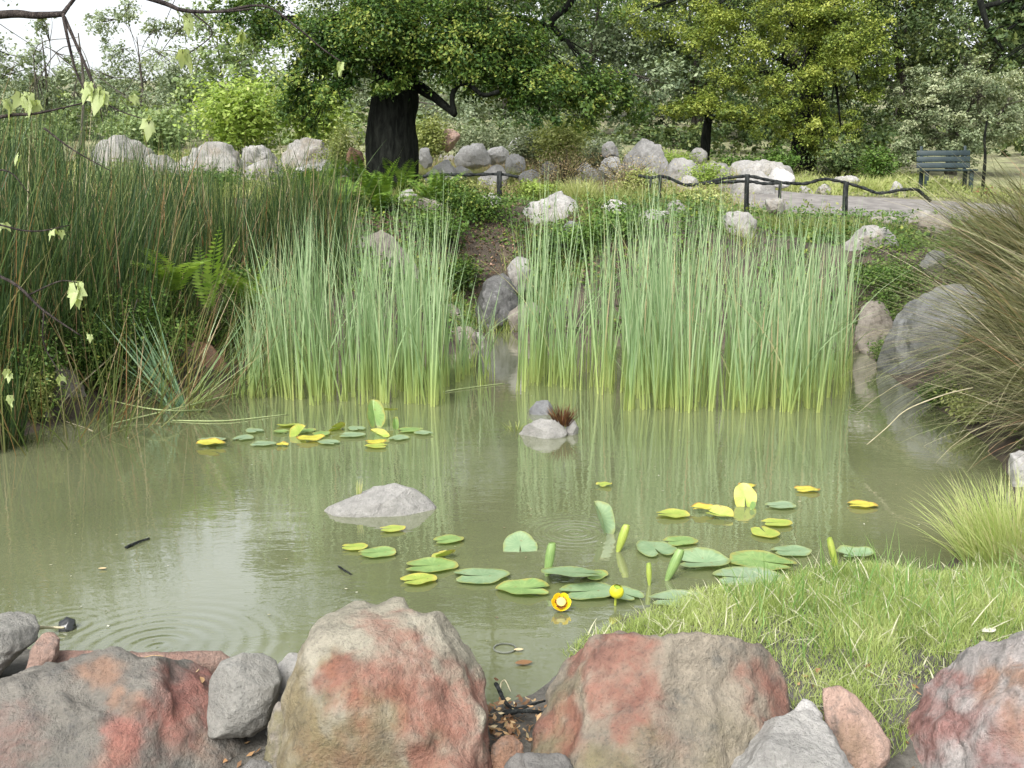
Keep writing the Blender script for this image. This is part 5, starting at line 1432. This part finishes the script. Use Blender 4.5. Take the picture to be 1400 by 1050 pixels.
fence("long wavy dark branch fence along the near edge of the path", [[(873, 240), (889, 243), (903, 241), (916, 244), (938, 253), (960, 251), (990, 244), (1022, 241), (1050, 246), (1075, 250), (1100, 251), (1120, 246), (1132, 245), (1157, 250), (1180, 257), (1202, 264), (1230, 260), (1252, 259), (1262, 266), (1272, 275)],
                                                                         [(938, 253), (975, 250), (1022, 248), (1045, 251), (1067, 250)]], [(903, 241, .035), (890, 246, .03), (1022, 240, .05), (1067, 250, .035), (1157, 250, .058)], 16.4)

# ------------------------------------------------------------------ bench by the path
M_bench = plain_mat("teal_painted_bench", (.01, .022, .025), (.018, .034, .038), 6, .5, .2)
def box(c, size, rot=None):
    s = np.array(size) / 2; b = min(size) * .12
    P_ = np.array([[x, y, z] for x in (-1, 1) for y in (-1, 1) for z in (-1, 1)], float) * s
    if rot is not None:
        P_ = P_ @ np.array(rot).T
    return P_ + c, [np.array([[0, 1, 3, 2], [4, 6, 7, 5], [0, 4, 5, 1], [2, 3, 7, 6], [0, 2, 6, 4], [1, 5, 7, 3]])]
bc = W(1292, 248, 20.2); bc[2] = Hs(bc[0], bc[1])
bench = empty('park_bench', bc, "dark teal wooden bench by the path in front of the grey green bush", 'bench')
ca, sa = math.cos(-.12), math.sin(-.12)
RZ = np.array([[ca, -sa, 0], [sa, ca, 0], [0, 0, 1]])
def bpart(parent, name, off, size, tilt=0.0):
    ct, st = math.cos(tilt), math.sin(tilt)
    rot = RZ @ np.array([[1, 0, 0], [0, ct, -st], [0, st, ct]])
    V, fs = box(np.zeros(3), size, rot)
    b = np.array(parent.location) + (np.array(bench.location) if parent is not bench else 0)
    V = V + bc + RZ @ np.array(off) - b
    o = bpy.data.objects.new(name, mesh_np(name, V, fs, M_bench)); link(o, parent)
    bv = o.modifiers.new('edge', 'BEVEL'); bv.width = .006; bv.segments = 2
    return o
seat = bpy.data.objects.new('seat', None); link(seat, bench); back = bpy.data.objects.new('backrest', None); link(back, bench)
for k in range(4):
    bpart(seat, 'slat', (0, -.27 + k * .115, .44), (.98, .1, .035))
for k in range(3):
    bpart(back, 'slat', (0, .2 + k * .03, .54 + k * .115), (.98, .03, .1), -.2)
for sx in (-.4, .4):
    bpart(bench, 'leg', (sx, -.24, .2), (.07, .06, .45)); bpart(bench, 'leg', (sx, .16, .2), (.07, .06, .45))
    bpart(bench, 'back_support', (sx, .25, .66), (.05, .035, .5), -.2)
V, fs = tube(smooth_path([W(1344, 252, 18.8), W(1347, 215, 18.8), W(1346, 190, 18.8), W(1350, 160, 18.9)], 12), np.linspace(.032, .016, 12), 8, .15)
p = W(1344, 252, 18.8)
sap = empty('sapling', (p[0], p[1], Hs(p[0], p[1])), "thin bare stemmed sapling right of the bench", 'sapling')
V[:, 2] = np.where(V[:, 2] < p[2] + .03, Hs(p[0], p[1]) - .05, V[:, 2])
solid('trunk', V, fs, M_bark, parent=sap, smooth=True)
V, fs, v = crown([pxblob(1348, 160, 18, 18.9, .8, 1), pxblob(1356, 182, 10, 18.9, .8, 1)], .07, 1500)
o = solid('crown', V, fs, M_sage, parent=sap, attrs={'v': v}); o['kind'] = 'stuff'

# ------------------------------------------------------------------ maple twigs with young leaves reaching in from the left
M_twig = bark_mat("maple_twig_bark", (.03, .025, .025), (.1, .085, .075), .3, 40)
M_maple = leaf_mat("young_maple_leaves", [(0, (.36, .45, .17)), (.6, (.47, .55, .26)), (1, (.6, .65, .38))], .45)
MY = 4.6
mroot = W(-330, 560, MY + .3); mroot[2] = Hs(mroot[0], mroot[1])
maple = empty('maple_tree', mroot, "young maple whose bare twigs and pale drooping leaves reach in from the left", 'tree')
V, fs = tube(smooth_path([mroot, W(-330, 200, MY + .3), W(-300, -150, MY + .2), W(-250, -500, MY + .2)], 16), np.linspace(.09, .05, 16), 12, .1)
solid('trunk', V, fs, M_twig, parent=maple, smooth=True)
twigs = [([(-310, 60, MY + .3), (-150, 40, MY), (0, 20, MY), (50, 21, MY), (86, 19, MY - .05)], .022, .012), ([(86, 19, MY - .05), (94, 8, MY), (110, -12, MY)], .011, .006),
         ([(86, 19, MY - .05), (92, 50, MY - .1), (103, 95, MY - .1), (116, 124, MY - .1)], .008, .004), ([(88, 24, MY - .05), (104, 60, MY - .1), (124, 108, MY - .1), (128, 130, MY - .1)], .009, .004),
         ([(-320, 230, MY + .3), (-120, 190, MY), (0, 160, MY), (50, 155, MY), (118, 140, MY - .1)], .012, .003), ([(-325, 330, MY + .3), (-140, 350, MY), (0, 378, MY), (60, 425, MY - .1), (112, 460, MY - .1)], .012, .003),
         ([(-300, -120, MY + .3), (0, -60, MY + .2), (205, -2, MY + .2), (250, 14, MY + .2), (300, 16, MY + .2), (345, 12, MY + .2)], .016, .004), ([(260, 14, MY + .2), (290, 45, MY + .2), (256, 75, MY + .2)], .004, .002),
         ([(300, 16, MY + .2), (360, 8, MY + .2), (402, 34, MY + .2), (440, 66, MY + .2), (466, 84, MY + .2)], .006, .003), ([(60, 175, MY), (100, 205, MY), (152, 234, MY)], .005, .002), ([(-325, 180, MY + .3), (-100, 260, MY), (0, 232, MY), (40, 264, MY)], .008, .002),
         ([(-325, 300, MY + .3), (-60, 300, MY), (40, 316, MY), (95, 308, MY)], .007, .002), ([(60, 425, MY - .1), (60, 470, MY - .1), (85, 515, MY - .1)], .004, .002), ([(116, 124, MY - .1), (160, 150, MY - .1), (204, 165, MY - .1)], .004, .002), ([(36, 405, MY), (80, 385, MY), (106, 386, MY)], .004, .002)]
for pts, r0, r1 in twigs:
    n = 5 * len(pts)
    V, fs = tube(smooth_path([W(*q) for q in pts], n), np.linspace(r0, r1, n), 6, .1)
    solid('twig', V, fs, M_twig, parent=maple, smooth=True)
def maple_leaf():
    an = np.radians([-150, -118, -95, -62, -42, -20, 0, 20, 42, 62, 95, 118, 150])
    r = np.array([.36, .6, .5, .8, .56, .72, 1.05, .72, .56, .8, .5, .6, .36])
    x, y = r * np.cos(an) * .9 + .25, r * np.sin(an) * .62
    V = [[0, 0, 0], [.35, 0, 0.02]]
    for k in range(13):
        V.append([x[k], y[k], -.5 * y[k] ** 2 - .2 * x[k] ** 2 + rng.normal(0, .03)])
    T = [[1, k, k + 1] for k in range(2, 14)] + [[0, 1, 2], [0, 14, 1]]
    return mesh_np('leaf', V, [np.array(T)], M_maple, {'v': rng.uniform(.2, .8, 15)})
mleaf = [maple_leaf() for _ in range(5)]
for (px, py, s_, n, Y) in [(8, 138, 30, 3, MY), (36, 128, 34, 4, MY), (52, 140, 24, 2, MY), (122, 116, 36, 3, MY - .1), (132, 120, 40, 4, MY - .1), (144, 124, 30, 2, MY - .1), (204, 166, 34, 5, MY - .1), (256, 74, 38, 3, MY + .2), (330, 44, 28, 4, MY + .2), (257, 24, 26, 3, MY + .2), (466, 84, 20, 3, MY + .2),
                           (106, 388, 36, 5, MY), (26, 212, 24, 3, MY), (77, 312, 22, 3, MY), (84, 513, 17, 3, MY - .1), (4, 305, 22, 2, MY), (12, 510, 18, 3, MY - .1), (14, 543, 18, 3, MY - .1), (120, 455, 16, 2, MY - .1), (180, 130, 20, 2, MY)]:
    p = W(px, py, Y)
    for k in range(n):
        o = bpy.data.objects.new('leaf', mleaf[rng.integers(5)])
        o.location = tuple(p + rng.normal(size=3) * .008 - np.array(mroot))
        o.rotation_euler = (rng.normal(0, .5), rng.uniform(.75, 1.45), rng.uniform(0, 6.28))
        o.scale = (s_ * scale_at(p) * rng.uniform(.5, .85),) * 3
        link(o, maple)

# ------------------------------------------------------------------ small things on the water and between the boulders
M_dead = leaf_mat("fallen_leaf", [(0, (.12, .06, .03)), (.35, (.3, .17, .08)), (.7, (.48, .33, .17)), (1, (.6, .5, .3))], .2)
def fallen_leaf(label, p, L, yaw, cat='leaf', mat=None):
    t = np.linspace(0, 1, 7); w = .3 * np.sin(np.pi * t) ** .8
    V = np.concatenate([np.column_stack([t - .5, w, .1 * (t - .5) ** 2 + .12 * w]), np.column_stack([t - .5, w * 0, .1 * (t - .5) ** 2]), np.column_stack([t - .5, -w, .1 * (t - .5) ** 2 + .12 * w])]) * L
    i = np.arange(6)
    Q = np.concatenate([np.stack([i, i + 7, i + 8, i + 1], 1), np.stack([i + 7, i + 14, i + 15, i + 8], 1)])
    ca, sa = math.cos(yaw), math.sin(yaw)
    V = V @ np.array([[ca, -sa, 0], [sa, ca, 0], [0, 0, 1]]).T + p
    tag(solid('fallen_leaf', V, [Q], mat or M_dead, p, attrs={'v': np.full(21, rng.random())}), label, cat)
fallen_leaf("tan fallen leaf floating right of the dark floating ring", Z(716, 906, .008), .07, .2)
fallen_leaf("small rust leaf touching the dark floating ring", Z(709, 888, .008), .04, .1)
fallen_leaf("tan fallen leaf floating at left, in front of dark stick", Z(140, 777, .008), .04, .1)
fallen_leaf("yellowish dead leaf lying on the red brown ledge", W(205, 902, 3.32), .09, .6)
fallen_leaf("curled tan leaf at the right end of the red brown ledge", W(262, 918, 3.25), .07, 1.2)
fallen_leaf("second curled tan leaf at the right end of the red brown ledge, lower", W(272, 930, 3.2), .06, 2.2)
fallen_leaf("bleached leaf lying in the grass near the right edge", Z(1352, 862, .12), .07, .4, mat=leaf_mat("bleached_leaf", [(0, (.6, .58, .5)), (1, (.65, .62, .55))], .2))
# pollen, bubbles and bits of leaf drifting on the pond
n = 420
P_ = np.column_stack([rng.uniform(-4.2, 4, n), rng.uniform(3.6, 9.5, n), np.full(n, .006)])
P_ = P_[pond_dist(P_[:, 0], P_[:, 1]) < -.05]; n = len(P_)
V, fs = leaf_quads(P_, np.tile([0, 0, 1.], (n, 1)) + rng.normal(size=(n, 3)) * .1, rng.uniform(.004, .02, n) , .6)
tag(solid('floating_debris', V, fs, leaf_mat("drifting_bits", [(0, (.16, .12, .07)), (.6, (.3, .29, .17)), (1, (.5, .5, .42))], .1), (0, 6, 0), attrs={'v': np.repeat(rng.random(n), 4)}), "specks of pollen and leaf bits drifting on the pond", 'debris', kind='stuff')
# floating dark ring
th = np.linspace(0, 2 * math.pi, 29)
c = Z(690, 886, .004)
V, fs = tube(c + np.column_stack([np.cos(th) * .043, np.sin(th) * .043, np.zeros(29)]), .0035, 6, .2)
tag(solid('floating_ring', V, fs, plain_mat("ring_grey", (.1, .11, .09), (.16, .17, .14)), c, smooth=True), "dark ring floating on the water by the two big boulders", 'ring')
def stick(label, pts, r, mat=M_rail, name='stick'):
    q = smooth_path(pts, 5 * len(pts))
    V, fs = tube(q, np.linspace(r, r * .5, len(q)), 7, .25)
    tag(solid(name, V, fs, mat, q[0], smooth=True), label, 'stick')
M_stem = plain_mat("bleached_stem", (.3, .27, .17), (.42, .38, .26), 12)
M_reed = plain_mat("pale_reed_stem", (.26, .32, .14), (.36, .42, .2), 12)
stick("dark stick floating in the left of the pond", [Z(172, 749, .004), Z(186, 742, .01), Z(204, 736, .006)], .009)
stick("thin dark twig poking out of the water left of the small lime pads", [Z(460, 773, -.01), Z(472, 780, .012), Z(490, 792, -.02)], .006)
stick("long thin brown twig lying along the inlet in the leaf litter", [Z(678, 935, .06), Z(700, 968, .07), Z(745, 958, .06)], .008)
stick("dark twig lying across the litter between the boulders", [Z(688, 975, .06), Z(715, 972, .08), Z(750, 975, .05)], .01)
stick("grey curved twig standing out of the litter by the peaked boulder", [Z(690, 965, .02), W(684, 940, 3.45), W(690, 930, 3.45), W(698, 945, 3.4)], .0035, M_stem)
stick("straw coloured dry stem lying on the red brown ledge", [W(140, 905, 3.42), W(175, 898, 3.4), W(225, 893, 3.45)], .004, M_stem)
stick("seed tipped brown stem arching out over the water from the tussock", [W(1330, 530, 6.9), W(1290, 540, 6.8), W(1240, 560, 6.7), W(1212, 585, 6.7), W(1185, 608, 6.7)], .005, M_stem)
stick("pale reed stem lying on the water left of the inlet", [Z(604, 536, .005), Z(640, 530, .01), Z(690, 524, .005)], .006, M_reed)
stick("bleached reed stem lying on the water below the left cattails", [Z(236, 575, .005), Z(310, 575, .01), Z(395, 566, .005)], .006, M_reed)
stick("green reed stem bent flat over the water left of the left cattails", [W(335, 535, 9.3), Z(250, 556, .05), Z(150, 580, .01)], .008, M_reed)
stick("second green reed stem bent flat, crossing the first", [W(300, 560, 8.7), Z(215, 560, .12), W(120, 540, 8.8)], .007, M_reed)
stick("straw stem bowed from the left bank down to the water", [W(160, 480, 8.7), W(80, 560, 8.2), Z(128, 590, .0)], .006, M_stem)
p = W(93, 850, Z(93, 858)[1])
tag(rock([(80, 862), (82, 848), (92, 843), (102, 848), (104, 860), (94, 868)], Z(93, 860)[1], plain_mat("wet_black_stone", (.01, .012, .012), (.03, .032, .03), 10, .12, .2, .6), "small glossy black stone at the end of a twig, left shore", 'stone', 'stone', sub=3, seed=71))
stick("olive twig between the flat grey stone and the black stone", [W(50, 858, 3.75), Z(68, 858, .03), Z(88, 858, .02)], .008, M_stem)
# leaf litter in the gap between the two biggest boulders
acc = Acc()
n = 200
gpx = np.column_stack([rng.normal(695, 24, n), rng.normal(985, 24, n)])
P_ = np.array([Z(x, y, .075) for x, y in gpx]); P_[:, 2] = np.maximum(H(P_[:, 0], P_[:, 1]), .0) + rng.uniform(.01, .05, n)
V, fs = leaf_quads(P_, rng.normal(size=(n, 3)) * .45 + [0, 0, 1], rng.uniform(.012, .036, n), .5)
tag(solid('leaf_litter', V, fs, M_dead, (0, 3.2, 0), attrs={'v': np.repeat(rng.random(n) ** 2, 4)}), "tan and rust dead leaves piled in the gap between the two biggest boulders", 'leaf litter', kind='stuff')
n = 900
P_ = np.column_stack([rng.uniform(-1.5, 2.2, n), rng.uniform(2.6, 3.5, n), np.zeros(n)])
P_[:, 2] = np.maximum(H(P_[:, 0], P_[:, 1]), 0) + .012
P_ = P_[pond_dist(P_[:, 0], P_[:, 1]) > .02]; n = len(P_)
V, fs = leaf_quads(P_, rng.normal(size=(n, 3)) * .4 + [0, 0, 1], rng.uniform(.01, .035, n), .5)
tag(solid('scattered_litter', V, fs, M_dead, (0, 3.0, 0), attrs={'v': np.repeat(rng.random(n) * .6, 4)}), "scattered dead leaf bits on the mud between the shore boulders", 'leaf litter', kind='stuff')

# pebbles on the mud between the boulders
acc = Acc(); D, T = ico(1)
n = 380
P_ = np.column_stack([rng.uniform(-1.6, 2.3, n), rng.uniform(2.5, 3.6, n)])
P_ = P_[pond_dist(P_[:, 0], P_[:, 1]) > -.05]
for x, y in P_:
    r_ = rng.uniform(.004, .014)
    acc.add(D * [r_, r_ * rng.uniform(.6, 1), r_ * .6] * (1 + .15 * pnoise(D * 2 + x * 9)[:, None]) + [x, y, Hs(x, y) + r_ * .25], [T], v=rng.random())
V, fs, a_ = acc.out()
m, nt, out = nodes_of("mixed_pebbles")
p_ = N(nt, 'ShaderNodeBsdfPrincipled', i_Roughness=.8)
nt.links.new(ramp(nt, [(0, (.05, .046, .04)), (.6, (.13, .12, .105)), (.9, (.2, .18, .155)), (1, (.24, .15, .11))], attr(nt, 'v')).outputs[0], p_.inputs['Base Color']); nt.links.new(p_.outputs[0], out.inputs[0])
tag(solid('pebbles', V, fs, m, (0, 3, 0), attrs=a_, smooth=True), "small mixed pebbles on the mud between shore boulders", 'pebbles', kind='stuff')
